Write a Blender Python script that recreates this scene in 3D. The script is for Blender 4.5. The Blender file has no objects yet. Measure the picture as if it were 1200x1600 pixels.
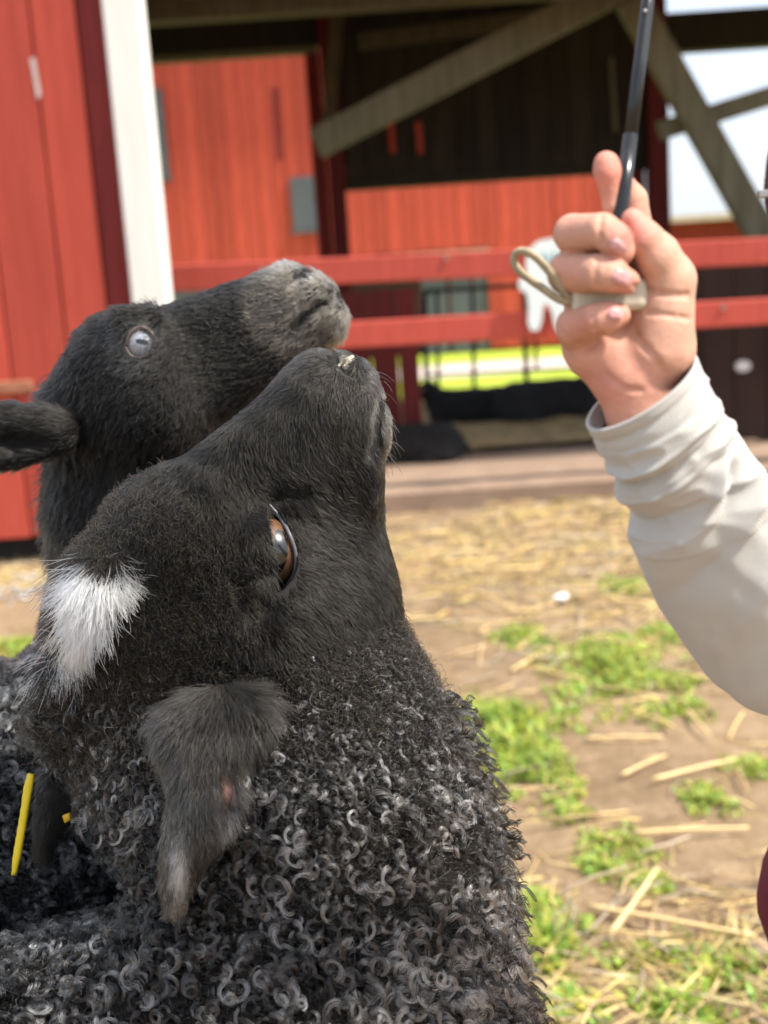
import bpy, math, random
import numpy as np
from mathutils import Matrix, Vector

random.seed(7)
RNG = np.random.default_rng(7)
scene = bpy.context.scene
COL = scene.collection

# ------------------------------------------------------------------ camera
FPX = 1900.0                      # focal length in pixels of a 1200 x 1600 frame
CAM_H = 1.05
PITCH = math.radians(10.7)
ROLL = math.radians(-3.8)
cam_data = bpy.data.cameras.new('camera')
cam = bpy.data.objects.new('camera', cam_data)
COL.objects.link(cam)
scene.camera = cam
cam_data.sensor_fit = 'HORIZONTAL'
cam_data.sensor_width = 36.0
cam_data.lens = 36.0 * FPX / 1200.0
cam_data.clip_start = 0.02
cam_data.clip_end = 3000.0
CAM_R = (Matrix.Rotation(math.pi / 2 - PITCH, 3, 'X') @ Matrix.Rotation(ROLL, 3, 'Z'))
cam.matrix_world = Matrix.Translation((0, 0, CAM_H)) @ CAM_R.to_4x4()
D_SHEEP = 0.65                    # metres from the lens to the near sheep's eye
D_HAND = 0.46
D_BACK = 0.86
cam_data.dof.use_dof = True
cam_data.dof.focus_distance = 0.645
cam_data.dof.aperture_fstop = (cam_data.lens * 0.001) / 0.0056

# ------------------------------------------------------------------ light
SUN_DIR = Vector((0.55, -0.14, 0.82)).normalized()      # towards the sun
world = bpy.data.worlds.new('World')
scene.world = world
world.use_nodes = True
wn = world.node_tree
for n in list(wn.nodes):
    wn.nodes.remove(n)
w_out = wn.nodes.new('ShaderNodeOutputWorld')
w_bg = wn.nodes.new('ShaderNodeBackground')
w_sky = wn.nodes.new('ShaderNodeTexSky')
w_sky.sky_type = 'NISHITA'
w_sky.sun_disc = False
w_sky.sun_elevation = math.asin(SUN_DIR.z)
w_sky.sun_rotation = math.atan2(SUN_DIR.x, SUN_DIR.y)
w_sky.air_density = 1.0
w_sky.dust_density = 3.0
w_sky.ozone_density = 1.0
w_bg.inputs['Strength'].default_value = 0.15
# thin bright haze of cloud over the whole dome: the blue is washed out evenly
w_mix = wn.nodes.new('ShaderNodeMix'); w_mix.data_type = 'RGBA'
w_mix.inputs['Factor'].default_value = 0.75
w_mix.inputs['B'].default_value = (2.75, 2.95, 3.3, 1)
wn.links.new(w_sky.outputs['Color'], w_mix.inputs['A'])
wn.links.new(w_mix.outputs['Result'], w_bg.inputs['Color'])
wn.links.new(w_bg.outputs['Background'], w_out.inputs['Surface'])
sun_data = bpy.data.lights.new('sun', 'SUN')
sun_data.energy = 3.1
sun_data.angle = math.radians(4.0)
sun_data.color = (1.0, 0.94, 0.85)
sun = bpy.data.objects.new('sun', sun_data)
COL.objects.link(sun)
sun.rotation_euler = SUN_DIR.to_track_quat('Z', 'Y').to_euler()
scene.view_settings.view_transform = 'Standard'
scene.view_settings.look = 'None'
scene.view_settings.exposure = 1.3
scene.view_settings.gamma = 1.0
scene.view_settings.use_curve_mapping = False
scene.cycles.use_denoising = True
scene.cycles.max_bounces = 8

# ------------------------------------------------------------------ pixel <-> world
CR = np.array(CAM_R)
CP = np.array((0.0, 0.0, CAM_H))


def rays(p):
    p = np.asarray(p, float)
    d = np.stack([(p[..., 0] - 600) / FPX, -(p[..., 1] - 800) / FPX, -np.ones(p.shape[:-1])], -1)
    return d @ CR.T


def px_world(p, d0):
    """p = (px, py, z) with z a depth offset in pixel units at distance d0."""
    p = np.asarray(p, float)
    dep = d0 * (1 + p[..., 2] / FPX)
    return CP + rays(p[..., :2]) * dep[..., None]


def world_px(w, d0):
    q = (np.asarray(w, float) - CP) @ CR
    dep = -q[..., 2]
    return np.stack([q[..., 0] / dep * FPX + 600, 800 - q[..., 1] / dep * FPX, (dep / d0 - 1) * FPX], -1)


def on_y(px, py, Y):
    r = rays((px, py))
    return CP + r * (Y / r[1])


def on_ground(px, py, z=0.0):
    r = rays((px, py))
    return CP + r * ((z - CAM_H) / r[2])


def x_at(px, py, Y):
    return float(on_y(px, py, Y)[0])


def z_at(px, py, Y):
    return float(on_y(px, py, Y)[2])


# ------------------------------------------------------------------ naming / tagging helpers
def tag(o, label=None, cat=None, group=None, kind=None):
    if label: o['label'] = label
    if cat: o['category'] = cat
    if group: o['group'] = group
    if kind: o['kind'] = kind
    return o


def empty(name, loc=(0, 0, 0)):
    o = bpy.data.objects.new(name, None)
    o.location = loc
    COL.objects.link(o)
    return o


def link(name, data, parent=None, mat=None):
    o = bpy.data.objects.new(name, data)
    COL.objects.link(o)
    if parent is not None:
        o.parent = parent
        # parents sit unrotated: keep world coordinates
        loc = Vector((0, 0, 0))
        q = parent
        while q is not None:
            loc += q.location
            q = q.parent
        o.location = -loc
    if mat is not None and len(data.materials) == 0:
        data.materials.append(mat)
    return o


def mesh(name, v, f, mat=None, smooth=False):
    me = bpy.data.meshes.new(name)
    v = np.asarray(v, float)
    if isinstance(f, np.ndarray):
        nf, k = f.shape
        me.vertices.add(len(v)); me.vertices.foreach_set('co', v.astype(np.float32).ravel())
        me.loops.add(nf * k); me.loops.foreach_set('vertex_index', f.astype(np.int32).ravel())
        me.polygons.add(nf)
        me.polygons.foreach_set('loop_start', np.arange(0, nf * k, k, dtype=np.int32))
        me.update(calc_edges=True)
        me.validate()
    else:
        me.from_pydata([tuple(x) for x in v], [], f)
        me.update()
    if smooth:
        me.polygons.foreach_set('use_smooth', np.ones(len(me.polygons), bool))
    if mat: me.materials.append(mat)
    return me


BOXF = [(0, 3, 2, 1), (4, 5, 6, 7), (0, 1, 5, 4), (1, 2, 6, 5), (2, 3, 7, 6), (3, 0, 4, 7)]


def box_mesh(name, a, b, mat=None, bevel=0.0):
    """axis aligned box, optionally with chamfered edges"""
    import bmesh
    x0, y0, z0 = a; x1, y1, z1 = b
    v = [(x0, y0, z0), (x1, y0, z0), (x1, y1, z0), (x0, y1, z0), (x0, y0, z1), (x1, y0, z1), (x1, y1, z1), (x0, y1, z1)]
    me = mesh(name, v, BOXF, mat)
    if bevel > 0:
        bm = bmesh.new(); bm.from_mesh(me)
        bmesh.ops.bevel(bm, geom=bm.edges[:], offset=bevel, segments=1, affect='EDGES')
        bm.to_mesh(me); bm.free()
    return me


def beam_mesh(name, p, q, w, h, mat=None, up=(0, 0, 1), bevel=0.006):
    """rectangular timber from p to q"""
    import bmesh
    p = Vector(p); q = Vector(q)
    d = (q - p).normalized()
    s = d.cross(Vector(up)).normalized()
    u = s.cross(d)
    v = []
    for c in (p, q):
        for a, b in ((-1, -1), (1, -1), (1, 1), (-1, 1)):
            v.append(c + s * (a * w / 2) + u * (b * h / 2))
    me = mesh(name, v, [(3, 2, 1, 0), (4, 5, 6, 7), (0, 1, 5, 4), (1, 2, 6, 5), (2, 3, 7, 6), (3, 0, 4, 7)], mat)
    bm = bmesh.new(); bm.from_mesh(me)
    bmesh.ops.recalc_face_normals(bm, faces=bm.faces[:])
    if bevel:
        bmesh.ops.bevel(bm, geom=bm.edges[:], offset=bevel, segments=1, affect='EDGES')
    bm.to_mesh(me); bm.free()
    return me


def tube_arrays(pts, rad, seg=10, caps=True):
    pts = np.asarray(pts, float); n = len(pts)
    rad = np.broadcast_to(np.asarray(rad, float), (n,))
    t = np.gradient(pts, axis=0); t /= np.linalg.norm(t, axis=1)[:, None]
    ref = np.array((0.31, 0.17, 0.93))
    V = []
    s = np.cross(t[0], ref); s /= np.linalg.norm(s)
    for i in range(n):
        s = s - t[i] * (s @ t[i]); s /= np.linalg.norm(s)
        b = np.cross(t[i], s)
        a = np.linspace(0, 2 * math.pi, seg, endpoint=False)
        V.append(pts[i] + rad[i] * (np.cos(a)[:, None] * s + np.sin(a)[:, None] * b))
    V = np.concatenate(V)
    F = []
    for i in range(n - 1):
        for j in range(seg):
            k = (j + 1) % seg
            F.append((i * seg + j, i * seg + k, (i + 1) * seg + k, (i + 1) * seg + j))
    if caps:
        F.append(tuple(range(seg - 1, -1, -1)))
        F.append(tuple(range((n - 1) * seg, n * seg)))
    return V, F


def tube(name, pts, rad, mat, parent=None, seg=10):
    V, F = tube_arrays(pts, rad, seg)
    return link(name, mesh(name, V, F, mat, True), parent)


def catmull(pts, n=8):
    pts = np.asarray(pts, float)
    P = np.vstack([2 * pts[0] - pts[1], pts, 2 * pts[-1] - pts[-2]])
    out = []
    for i in range(1, len(P) - 2):
        for t in np.linspace(0, 1, n, endpoint=False):
            a, b, c, d = P[i - 1], P[i], P[i + 1], P[i + 2]
            out.append(0.5 * (2 * b + (c - a) * t + (2 * a - 5 * b + 4 * c - d) * t * t + (-a + 3 * b - 3 * c + d) * t ** 3))
    out.append(pts[-1])
    return np.array(out)


# ------------------------------------------------------------------ materials
def new_mat(name):
    m = bpy.data.materials.new(name)
    m.use_nodes = True
    return m, m.node_tree, m.node_tree.nodes['Principled BSDF']


def ramp(nt, stops, fac):
    r = nt.nodes.new('ShaderNodeValToRGB')
    el = r.color_ramp.elements
    while len(el) < len(stops):
        el.new(0.5)
    for e, (p, c) in zip(el, stops):
        e.position = p
        e.color = (c[0], c[1], c[2], 1)
    nt.links.new(fac, r.inputs['Fac'])
    return r.outputs['Color']


def noise(nt, scale, detail=6, rough=0.6, stretch=(1, 1, 1), src='Object'):
    tc = nt.nodes.new('ShaderNodeTexCoord')
    mp = nt.nodes.new('ShaderNodeMapping')
    mp.inputs['Scale'].default_value = stretch
    nt.links.new(tc.outputs[src], mp.inputs['Vector'])
    n = nt.nodes.new('ShaderNodeTexNoise')
    n.inputs['Scale'].default_value = scale
    n.inputs['Detail'].default_value = detail
    n.inputs['Roughness'].default_value = rough
    nt.links.new(mp.outputs['Vector'], n.inputs['Vector'])
    return n.outputs['Fac']


def mixc(nt, fac, a, b, mode='MIX'):
    m = nt.nodes.new('ShaderNodeMix'); m.data_type = 'RGBA'; m.blend_type = mode
    for s, v in (('Factor', fac), ('A', a), ('B', b)):
        if isinstance(v, bpy.types.NodeSocket): nt.links.new(v, m.inputs[s])
        elif s == 'Factor': m.inputs[s].default_value = v
        else: m.inputs[s].default_value = (v[0], v[1], v[2], 1)
    return m.outputs['Result']


def bump(nt, bsdf, h, strength=0.3, dist=0.01):
    b = nt.nodes.new('ShaderNodeBump')
    b.inputs['Strength'].default_value = strength
    b.inputs['Distance'].default_value = dist
    nt.links.new(h, b.inputs['Height'])
    nt.links.new(b.outputs['Normal'], bsdf.inputs['Normal'])


def simple_mat(name, c, rough=0.6, var=0.15, scale=6, stretch=(1, 1, 1), bmp=0.15, bdist=0.004, metal=0.0, spec=0.5):
    m, nt, b = new_mat(name)
    c = np.array(c)
    col = ramp(nt, [(0.3, c * (1 - var)), (0.7, np.minimum(c * (1 + var), 1))], noise(nt, scale, stretch=stretch))
    nt.links.new(col, b.inputs['Base Color'])
    b.inputs['Roughness'].default_value = rough
    b.inputs['Metallic'].default_value = metal
    b.inputs['Specular IOR Level'].default_value = spec
    if bmp:
        bump(nt, b, noise(nt, scale * 4, stretch=stretch), bmp, bdist)
    return m


def wood_paint(name, c, dark, wear=(0.30, 0.24, 0.2), wear_amt=0.66, per_obj=0.25, rough=0.75):
    """painted board: streaks along z, worn patches, a tone of its own per board"""
    m, nt, b = new_mat(name)
    st = noise(nt, 5, 8, 0.65, (6, 6, 0.5))
    base = ramp(nt, [(0.32, dark), (0.62, c)], st)
    oi = nt.nodes.new('ShaderNodeObjectInfo')
    hsv = nt.nodes.new('ShaderNodeHueSaturation')
    mr = nt.nodes.new('ShaderNodeMapRange')
    mr.inputs['To Min'].default_value = 1 - per_obj; mr.inputs['To Max'].default_value = 1 + per_obj * 0.5
    nt.links.new(oi.outputs['Random'], mr.inputs['Value'])
    nt.links.new(mr.outputs['Result'], hsv.inputs['Value'])
    nt.links.new(base, hsv.inputs['Color'])
    w = noise(nt, 9, 8, 0.7, (3, 3, 0.35))
    wf = nt.nodes.new('ShaderNodeMapRange')
    wf.inputs['From Min'].default_value = wear_amt; wf.inputs['From Max'].default_value = wear_amt + 0.05
    nt.links.new(w, wf.inputs['Value'])
    nt.links.new(mixc(nt, wf.outputs['Result'], hsv.outputs['Color'], wear), b.inputs['Base Color'])
    b.inputs['Roughness'].default_value = rough
    b.inputs['Specular IOR Level'].default_value = 0.25
    bump(nt, b, noise(nt, 30, 6, 0.6, (4, 4, 0.15)), 0.35, 0.004)
    return m

# ================================================================== SETTING
M_RED = wood_paint('red_barn_paint', (0.53, 0.086, 0.056), (0.43, 0.064, 0.042), (0.33, 0.13, 0.10), 0.72, 0.16)
M_RED_FAR = wood_paint('red_far_paint', (0.55, 0.086, 0.052), (0.43, 0.062, 0.038), (0.36, 0.12, 0.08), 0.68, 0.18)
M_RED_RAIL = wood_paint('red_rail_paint', (0.54, 0.093, 0.066), (0.44, 0.07, 0.05), (0.5, 0.4, 0.36), 0.78, 0.1)
M_RED_DARK = wood_paint('dark_red_paint', (0.22, 0.03, 0.028), (0.16, 0.022, 0.02), (0.3, 0.09, 0.06), 0.72, 0.1)
M_MAROON = wood_paint('maroon_boards', (0.13, 0.018, 0.018), (0.09, 0.012, 0.012), (0.1, 0.03, 0.03), 0.75, 0.2)
M_WHITE = wood_paint('white_paint', (0.86, 0.85, 0.80), (0.80, 0.79, 0.73), (0.6, 0.57, 0.5), 0.75, 0.03)
M_TIMBER = wood_paint('weathered_timber', (0.20, 0.185, 0.125), (0.11, 0.105, 0.06), (0.33, 0.31, 0.26), 0.66, 0.2)
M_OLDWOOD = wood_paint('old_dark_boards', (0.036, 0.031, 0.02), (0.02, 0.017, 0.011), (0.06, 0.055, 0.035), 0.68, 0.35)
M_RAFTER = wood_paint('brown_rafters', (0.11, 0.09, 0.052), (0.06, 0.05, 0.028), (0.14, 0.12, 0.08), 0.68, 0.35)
M_BROWN = wood_paint('brown_boards', (0.05, 0.028, 0.022), (0.032, 0.018, 0.015), (0.09, 0.06, 0.05), 0.75, 0.25)
M_GREY = simple_mat('grey_paint', (0.09, 0.10, 0.115), 0.7, 0.12, 4)
M_STEEL = simple_mat('dark_steel', (0.05, 0.055, 0.05), 0.5, 0.2, 20, metal=0.4)
M_CONC = simple_mat('concrete', (0.29, 0.20, 0.14), 0.9, 0.22, 7, bmp=0.4)
M_TRIM = simple_mat('sand_trim', (0.45, 0.36, 0.26), 0.8, 0.1, 6)

# ---- ground: one sheet, finely divided near the camera
def ground_mat():
    m, nt, b = new_mat('trampled_dirt')
    n1 = noise(nt, 1.6, 8, 0.65)
    n2 = noise(nt, 14, 8, 0.7)
    n3 = noise(nt, 70, 6, 0.7)
    c1 = ramp(nt, [(0.3, (0.25, 0.175, 0.105)), (0.5, (0.35, 0.253, 0.155)), (0.72, (0.45, 0.335, 0.205))], n1)
    c2 = ramp(nt, [(0.35, (0.55, 0.5, 0.45)), (0.65, (1.0, 1.0, 1.0))], n2)
    c = mixc(nt, 0.75, c1, c2, 'MULTIPLY')
    c3 = ramp(nt, [(0.4, (0.75, 0.72, 0.7)), (0.6, (1, 1, 1))], n3)
    nt.links.new(mixc(nt, 0.8, c, c3, 'MULTIPLY'), b.inputs['Base Color'])
    b.inputs['Roughness'].default_value = 0.95
    b.inputs['Specular IOR Level'].default_value = 0.15
    bump(nt, b, n2, 0.6, 0.03)
    return m


def vnoise(x, y, s, seed=0):
    """cheap smooth value noise"""
    r = np.random.default_rng(seed)
    T = r.random((64, 64))
    u = np.asarray(x) * s; v = np.asarray(y) * s
    i = np.floor(u).astype(int); j = np.floor(v).astype(int)
    a = u - i; b = v - j
    a = a * a * (3 - 2 * a); b = b * b * (3 - 2 * b)
    g = lambda p, q: T[p % 64, q % 64]
    return (g(i, j) * (1 - a) + g(i + 1, j) * a) * (1 - b) + (g(i, j + 1) * (1 - a) + g(i + 1, j + 1) * a) * b


def ground_h(x, y):
    f = np.clip((8 - np.abs(np.asarray(x))) / 3, 0, 1) * np.clip((5.2 - np.asarray(y)) / 1.0, 0, 1)
    return f * ((vnoise(x, y, 1.3, 3) - 0.5) * 0.03 + (vnoise(x, y, 6, 4) - 0.5) * 0.022 + (vnoise(x, y, 19, 5) - .5) * 0.012)


gx = np.concatenate([[-400, -120, -40, -15, -9], np.linspace(-6, 6, 161), [9, 15, 40, 120, 400]])
gy = np.concatenate([[-400, -100, -30, -8, -3], np.linspace(-1.0, 7, 141), [9, 14, 30, 80, 200, 600]])
GX, GY = np.meshgrid(gx, gy, indexing='ij')
GZ = ground_h(GX, GY)
gi = np.arange(GX.size).reshape(GX.shape)
GF = np.stack([gi[:-1, :-1], gi[1:, :-1], gi[1:, 1:], gi[:-1, 1:]], -1).reshape(-1, 4)
ground = link('ground', mesh('ground', np.stack([GX, GY, GZ], -1).reshape(-1, 3), GF, ground_mat(), True))
tag(ground, kind='structure')

def sheet(name, x0, x1, y0, y1, z, mat):
    o = link(name, mesh(name, [(x0, y0, z), (x1, y0, z), (x1, y1, z), (x0, y1, z)], [(0, 1, 2, 3)], mat))
    tag(o, kind='structure'); return o

M_LAWN = simple_mat('mown_lawn', (0.34, 0.44, 0.03), 0.9, 0.3, 3, bmp=0.5, bdist=0.03)
M_ROAD = simple_mat('pale_gravel_road', (0.62, 0.54, 0.47), 0.95, 0.08, 5)
sheet('lawn', -60, 60, 10.2, 200, 0.006, M_LAWN)
sheet('road', -60, 60, 12.9, 14.9, 0.012, M_ROAD)

# ---- the barn with the open bay: front wall on the left, bay on the right
YF = 4.85                           # front plane of the painted wall
barn = empty('red_barn', (-0.9, YF, 0))
tag(barn, 'red plank barn with white corner post and dark open bay', 'barn')
zb = 0.13
top = 3.0
edges_px = [-330, -262, -180, -100, -5, 88, 158]       # board joints at image row 400
xs = [x_at(p, 400, YF) for p in edges_px]
for a, b in zip(xs[:-1], xs[1:]):
    me = box_mesh('plank', (a + 0.004, YF, zb + random.uniform(-.006, .006)), (b - 0.004, YF + 0.03, top), M_RED, 0.004)
    link('plank', me, barn)
    # cover strip over the joint
xw0, xw1, xw2 = x_at(158, 400, YF), x_at(201, 400, YF), x_at(257, 400, YF)
link('backing_wall', box_mesh('backing_wall', (xs[0], YF + 0.034, zb + .02), (xw0, YF + 0.09, top - .01), M_MAROON), barn)
link('corner_board', box_mesh('corner_board', (xw0 + .003, YF + 0.012, zb), (xw1 - .002, YF + 0.06, top), M_RED_DARK, .004), barn)
link('white_post', box_mesh('white_post', (xw1, YF - 0.03, zb + .35), (xw2, YF + 0.11, top), M_WHITE, .006), barn)
link('post_foot', box_mesh('post_foot', (xw1 + .01, YF - 0.02, 0), (xw2 - .01, YF + 0.1, zb + .345), M_RED_DARK, .006), barn)
link('foundation', box_mesh('foundation', (xs[0], YF + .16, 0), (xw2 - .02, YF + .5, zb + .06), simple_mat('gap_shadow', (.03, .028, .026), .9)), barn)  # added near-black box: the shadow under the raised wall as colour
zbat = z_at(40, 602, YF)
link('batten', beam_mesh('batten', (xs[0], YF - .014, zbat), (xw0 - .32, YF - .014, zbat - .004), 0.024, 0.05, simple_mat('rusty_batten', (0.33, 0.13, 0.07), .7, .3, 12)), barn)
bolt_m = simple_mat('bolt_steel', (0.4, 0.3, 0.25), .4, .2, 30, metal=.7)
for bx in (-1.52, -1.9):
    V, F = tube_arrays([(bx, YF - .026, zbat), (bx, YF - .036, zbat)], .011, 8)
    link('bolt', mesh('bolt', V, F, bolt_m), barn)
# paint chip (bare primer) on the second board
cx, cz = x_at(55, 122, YF), z_at(55, 122, YF)
link('paint_chip', mesh('paint_chip', [(cx - .012, YF - .003, cz + .07), (cx + .008, YF - .003, cz + .075), (cx + .016, YF - .003, cz - .06), (cx, YF - .003, cz - .08)], [(0, 3, 2, 1)], simple_mat('pale_primer', (.62, .5, .48), .8)), barn)

# back wall of the bay
YB = 9.0
ztop_b = 3.5
panel_z0 = z_at(780, 268, YB)
lx0, lx1 = x_at(150, 250, YB), x_at(498, 250, YB)
post1 = (x_at(517, 330, YB), x_at(543, 330, YB))
post2 = (x_at(1012, 320, YB), x_at(1044, 320, YB))
x = post1[1] + .01
while x < post2[0]:
    w = random.uniform(.14, .2)
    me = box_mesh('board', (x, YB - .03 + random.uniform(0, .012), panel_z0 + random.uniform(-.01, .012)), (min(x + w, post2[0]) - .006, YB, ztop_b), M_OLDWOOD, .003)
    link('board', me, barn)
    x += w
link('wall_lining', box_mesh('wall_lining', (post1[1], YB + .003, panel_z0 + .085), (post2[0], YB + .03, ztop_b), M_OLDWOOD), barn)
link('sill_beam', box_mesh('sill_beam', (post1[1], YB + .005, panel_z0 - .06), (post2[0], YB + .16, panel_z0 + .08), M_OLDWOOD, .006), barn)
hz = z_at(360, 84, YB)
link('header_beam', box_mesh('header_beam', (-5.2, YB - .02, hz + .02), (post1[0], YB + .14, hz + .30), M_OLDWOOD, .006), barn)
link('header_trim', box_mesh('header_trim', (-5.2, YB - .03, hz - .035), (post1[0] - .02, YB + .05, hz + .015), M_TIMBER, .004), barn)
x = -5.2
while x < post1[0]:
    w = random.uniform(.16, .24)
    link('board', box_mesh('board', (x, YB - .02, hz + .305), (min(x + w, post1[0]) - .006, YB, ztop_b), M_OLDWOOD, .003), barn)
    x += w
for a, b in (post1, post2):
    link('post', box_mesh('post', (a, YB - .08, 0), (b, YB + .06, ztop_b), M_MAROON, .008), barn)
link('post', box_mesh('post', (post1[0] - .11, YB + .02, 0), (post1[0] - .01, YB + .1, hz), M_RED_DARK, .006), barn)
link('post', box_mesh('post', (post2[0] - .13, YB + .02, 0), (post2[0] - .01, YB + .1, panel_z0), M_RED_DARK, .006), barn)
link('post', box_mesh('post', (-5.2, YB - .08, 0), (-5.05, YB + .06, ztop_b), M_MAROON, .008), barn)
link('post', box_mesh('post', (5.6, YB - .08, 0), (5.78, YB + .06, ztop_b), M_MAROON, .008), barn)
hz2 = z_at(1130, 76, YB)
link('header_beam', box_mesh('header_beam', (post2[1], YB - .02, hz2), (5.6, YB + .14, hz2 + .26), M_OLDWOOD, .006), barn)

# bare timber frame of the bay: diagonal braces and ties
YT = 7.2
def timber(a, b, Ya, Yb, w, h, m=M_TIMBER, name='brace'):
    return link(name, beam_mesh(name, on_y(a[0], a[1], Ya), on_y(b[0], b[1], Yb), w, h, m), barn)
timber((492, 226), (1010, -42), YT, YT, .10, .17)
timber((985, 0), (1200, 385), YT, YT, .10, .17)
timber((1030, 205), (1330, 110), YT + .12, YT + .12, .09, .11, name='tie_beam')
timber((512, 200), (530, 0), YB - .2, YB - .2, .06, .09, M_RAFTER, 'stud')
timber((560, 66), (900, 20), YB - .5, YB - .5, .08, .10, M_RAFTER, 'tie_beam')
timber((955, 90), (962, 205), YB - .1, YB - .1, .02, .03, M_TIMBER, 'hanging_lath')
for xx in (612, 655):
    timber((xx - 2, 190), (xx + 2, 240), YB - .05, YB - .05, .018, .045, M_RED, 'red_slit')  # added red strips standing in for slits that show the far barn
# roof: rafters and underside boarding, from the front eave down to the back
RZ0, RZ1 = 2.55, 3.42
YE0, YE1 = 6.0, 9.6
def roof_z(y): return RZ0 + (RZ1 - RZ0) * (y - YE0) / (YE1 - YE0)
for i, xr in enumerate(np.arange(-4.6, 5.8, 0.78)):
    xr += random.uniform(-.05, .05)
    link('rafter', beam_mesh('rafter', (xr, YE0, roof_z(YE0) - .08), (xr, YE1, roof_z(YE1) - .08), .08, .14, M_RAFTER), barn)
y = YE0
while y < YE1:
    w = random.uniform(.2, .3)
    y1 = min(y + w, YE1)
    v = [(-5.2, y + .004, roof_z(y)), (5.8, y + .004, roof_z(y)), (5.8, y1 - .004, roof_z(y1)), (-5.2, y1 - .004, roof_z(y1))]
    v += [(p[0], p[1], p[2] + .03) for p in v]
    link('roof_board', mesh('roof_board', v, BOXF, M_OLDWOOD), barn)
    y += w
for Yt, zt in ((6.6, 2.50), (8.0, 2.84)):
    link('purlin', beam_mesh('purlin', (-5.2, Yt, zt), (5.8, Yt, zt), .14, .16, M_RAFTER), barn)
# roof skin over the boarding
v = [(-5.3, YE0 - .15, roof_z(YE0) + .034), (5.9, YE0 - .15, roof_z(YE0) + .034), (5.9, YE1 + .2, roof_z(YE1) + .074), (-5.3, YE1 + .2, roof_z(YE1) + .074)]
v += [(p[0], p[1], p[2] + .05) for p in v]
link('roof', mesh('roof', v, BOXF, simple_mat('roof_felt', (.08, .07, .07), .9)), barn)
# gable end wall on the left of the bay
link('side_wall', box_mesh('side_wall', (-5.3, YE0, 0), (-5.22, YB + .06, 2.5), M_OLDWOOD), barn)

# maroon boarded partition under the lower rail
pxa, pxb = x_at(500, 600, 6.6), x_at(658, 600, 6.6)
x = pxa
while x < pxb - .02:
    w = .145
    link('partition_board', box_mesh('partition_board', (x, 6.6, .06), (min(x + w, pxb) - .005, 6.63, z_at(600, 452, 6.6)), M_MAROON, .003), barn)
    x += w
# brown boarded door at the right of the bay
dx0, dx1 = x_at(1046, 600, 6.3), x_at(1420, 600, 6.3)
door = empty('brown_stall_door', ((dx0 + dx1) / 2, 6.3, 0))
tag(door, 'dark brown boarded stall door behind the rails, right of the hand', 'door')
dz = z_at(1130, 412, 6.3)
x = dx0
while x < dx1 - .02:
    w = .17
    link('plank', box_mesh('plank', (x, 6.3, .1), (min(x + w, dx1) - .005, 6.335, dz), M_BROWN, .003), door)
    x += w
link('ledge', box_mesh('ledge', (dx0, 6.34, .5), (dx1, 6.38, .62), M_BROWN, .004), door)
px_, pz_ = x_at(1161, 572, 6.29), z_at(1161, 572, 6.29)
V, F = tube_arrays([(px_, 6.298, pz_), (px_, 6.285, pz_)], .04, 14); V[:, 2] = pz_ + (V[:, 2] - pz_) * .72
link('white_plate', mesh('white_plate', V, F, simple_mat('white_enamel', (.75, .75, .75), .35)), door)
link('foot_post', box_mesh('foot_post', (x_at(1150, 700, 6.2), 6.2, 0), (x_at(1188, 700, 6.2), 6.29, z_at(1160, 690, 6.2)), simple_mat('tan_post', (.2, .13, .09), .8), .005), door)

# concrete sill of the bay
sill = link('concrete_sill', box_mesh('concrete_sill', (x_at(262, 760, 5.6), 5.5, -.05), (5.6, 6.6, .10), M_CONC, .012))
tag(sill, kind='structure')
M_BED = simple_mat('straw_bedding', (.45, .32, .15), .95, .4, 9, bmp=.9, bdist=.05)
bx_ = np.linspace(-5.1, 5.6, 90); by_ = np.linspace(6.602, 9.4, 40)
BX, BY = np.meshgrid(bx_, by_, indexing='ij')
BZ = .07 + vnoise(BX, BY, 2.1, 8) * .07 + vnoise(BX, BY, 7, 9) * .03
bi = np.arange(BX.size).reshape(BX.shape)
bed = link('bedding_floor', mesh('bedding_floor', np.stack([BX, BY, BZ], -1).reshape(-1, 3), np.stack([bi[:-1, :-1], bi[1:, :-1], bi[1:, 1:], bi[:-1, 1:]], -1).reshape(-1, 4), M_BED, True))
tag(bed, kind='structure')

# ---- two-rail fence across the bay
YR = 5.55
fence = empty('rail_fence', (1, YR, 0))
tag(fence, 'red two-rail wooden fence across the open bay', 'fence')
def rail(pa, pb, th):
    A, B = on_y(pa[0], pa[1], YR), on_y(pb[0], pb[1], YR)
    B = A + (B - A) * 1.45
    return link('rail', beam_mesh('rail', A, B, .045, th, M_RED_RAIL), fence)
rail((255, 436), (1200, 392), .118)
rail((255, 540), (1200, 486), .118)
for pxp in (1330,):
    xp = x_at(pxp, 500, YR)
    link('fence_post', box_mesh('fence_post', (xp, YR + .026, 0), (xp + .12, YR + .14, 1.3), M_RED_DARK, .006), fence)
for pxp, pyp in ((697, 403), (1130, 480), (840, 505), (410, 422)):
    c = on_y(pxp, pyp, YR - .026)
    V, F = tube_arrays([c, c - np.array((0, .006, 0))], .012, 8)
    link('bolt', mesh('bolt', V, F, bolt_m), fence)

# ---- tubular gate behind, with the lawn seen through it
YG = 8.8
gate = empty('metal_gate', (x_at(760, 560, YG), YG, 0))
tag(gate, 'thin dark tubular metal gate at the back of the bay', 'gate')
def gtube(a, b, r=.016):
    tube('bar', [on_y(a[0], a[1], YG), on_y(b[0], b[1], YG)], r, M_STEEL, gate, 8)
gtube((664, 452), (668, 672), .022); gtube((682, 452), (686, 672), .016)
gtube((738, 452), (741, 612)); gtube((818, 430), (823, 612), .02); gtube((836, 430), (838, 580), .014)
gtube((664, 586), (960, 572), .011); gtube((664, 455), (960, 437), .018); gtube((664, 614), (960, 600), .018)
gtube((958, 430), (962, 612), .02)

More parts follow.
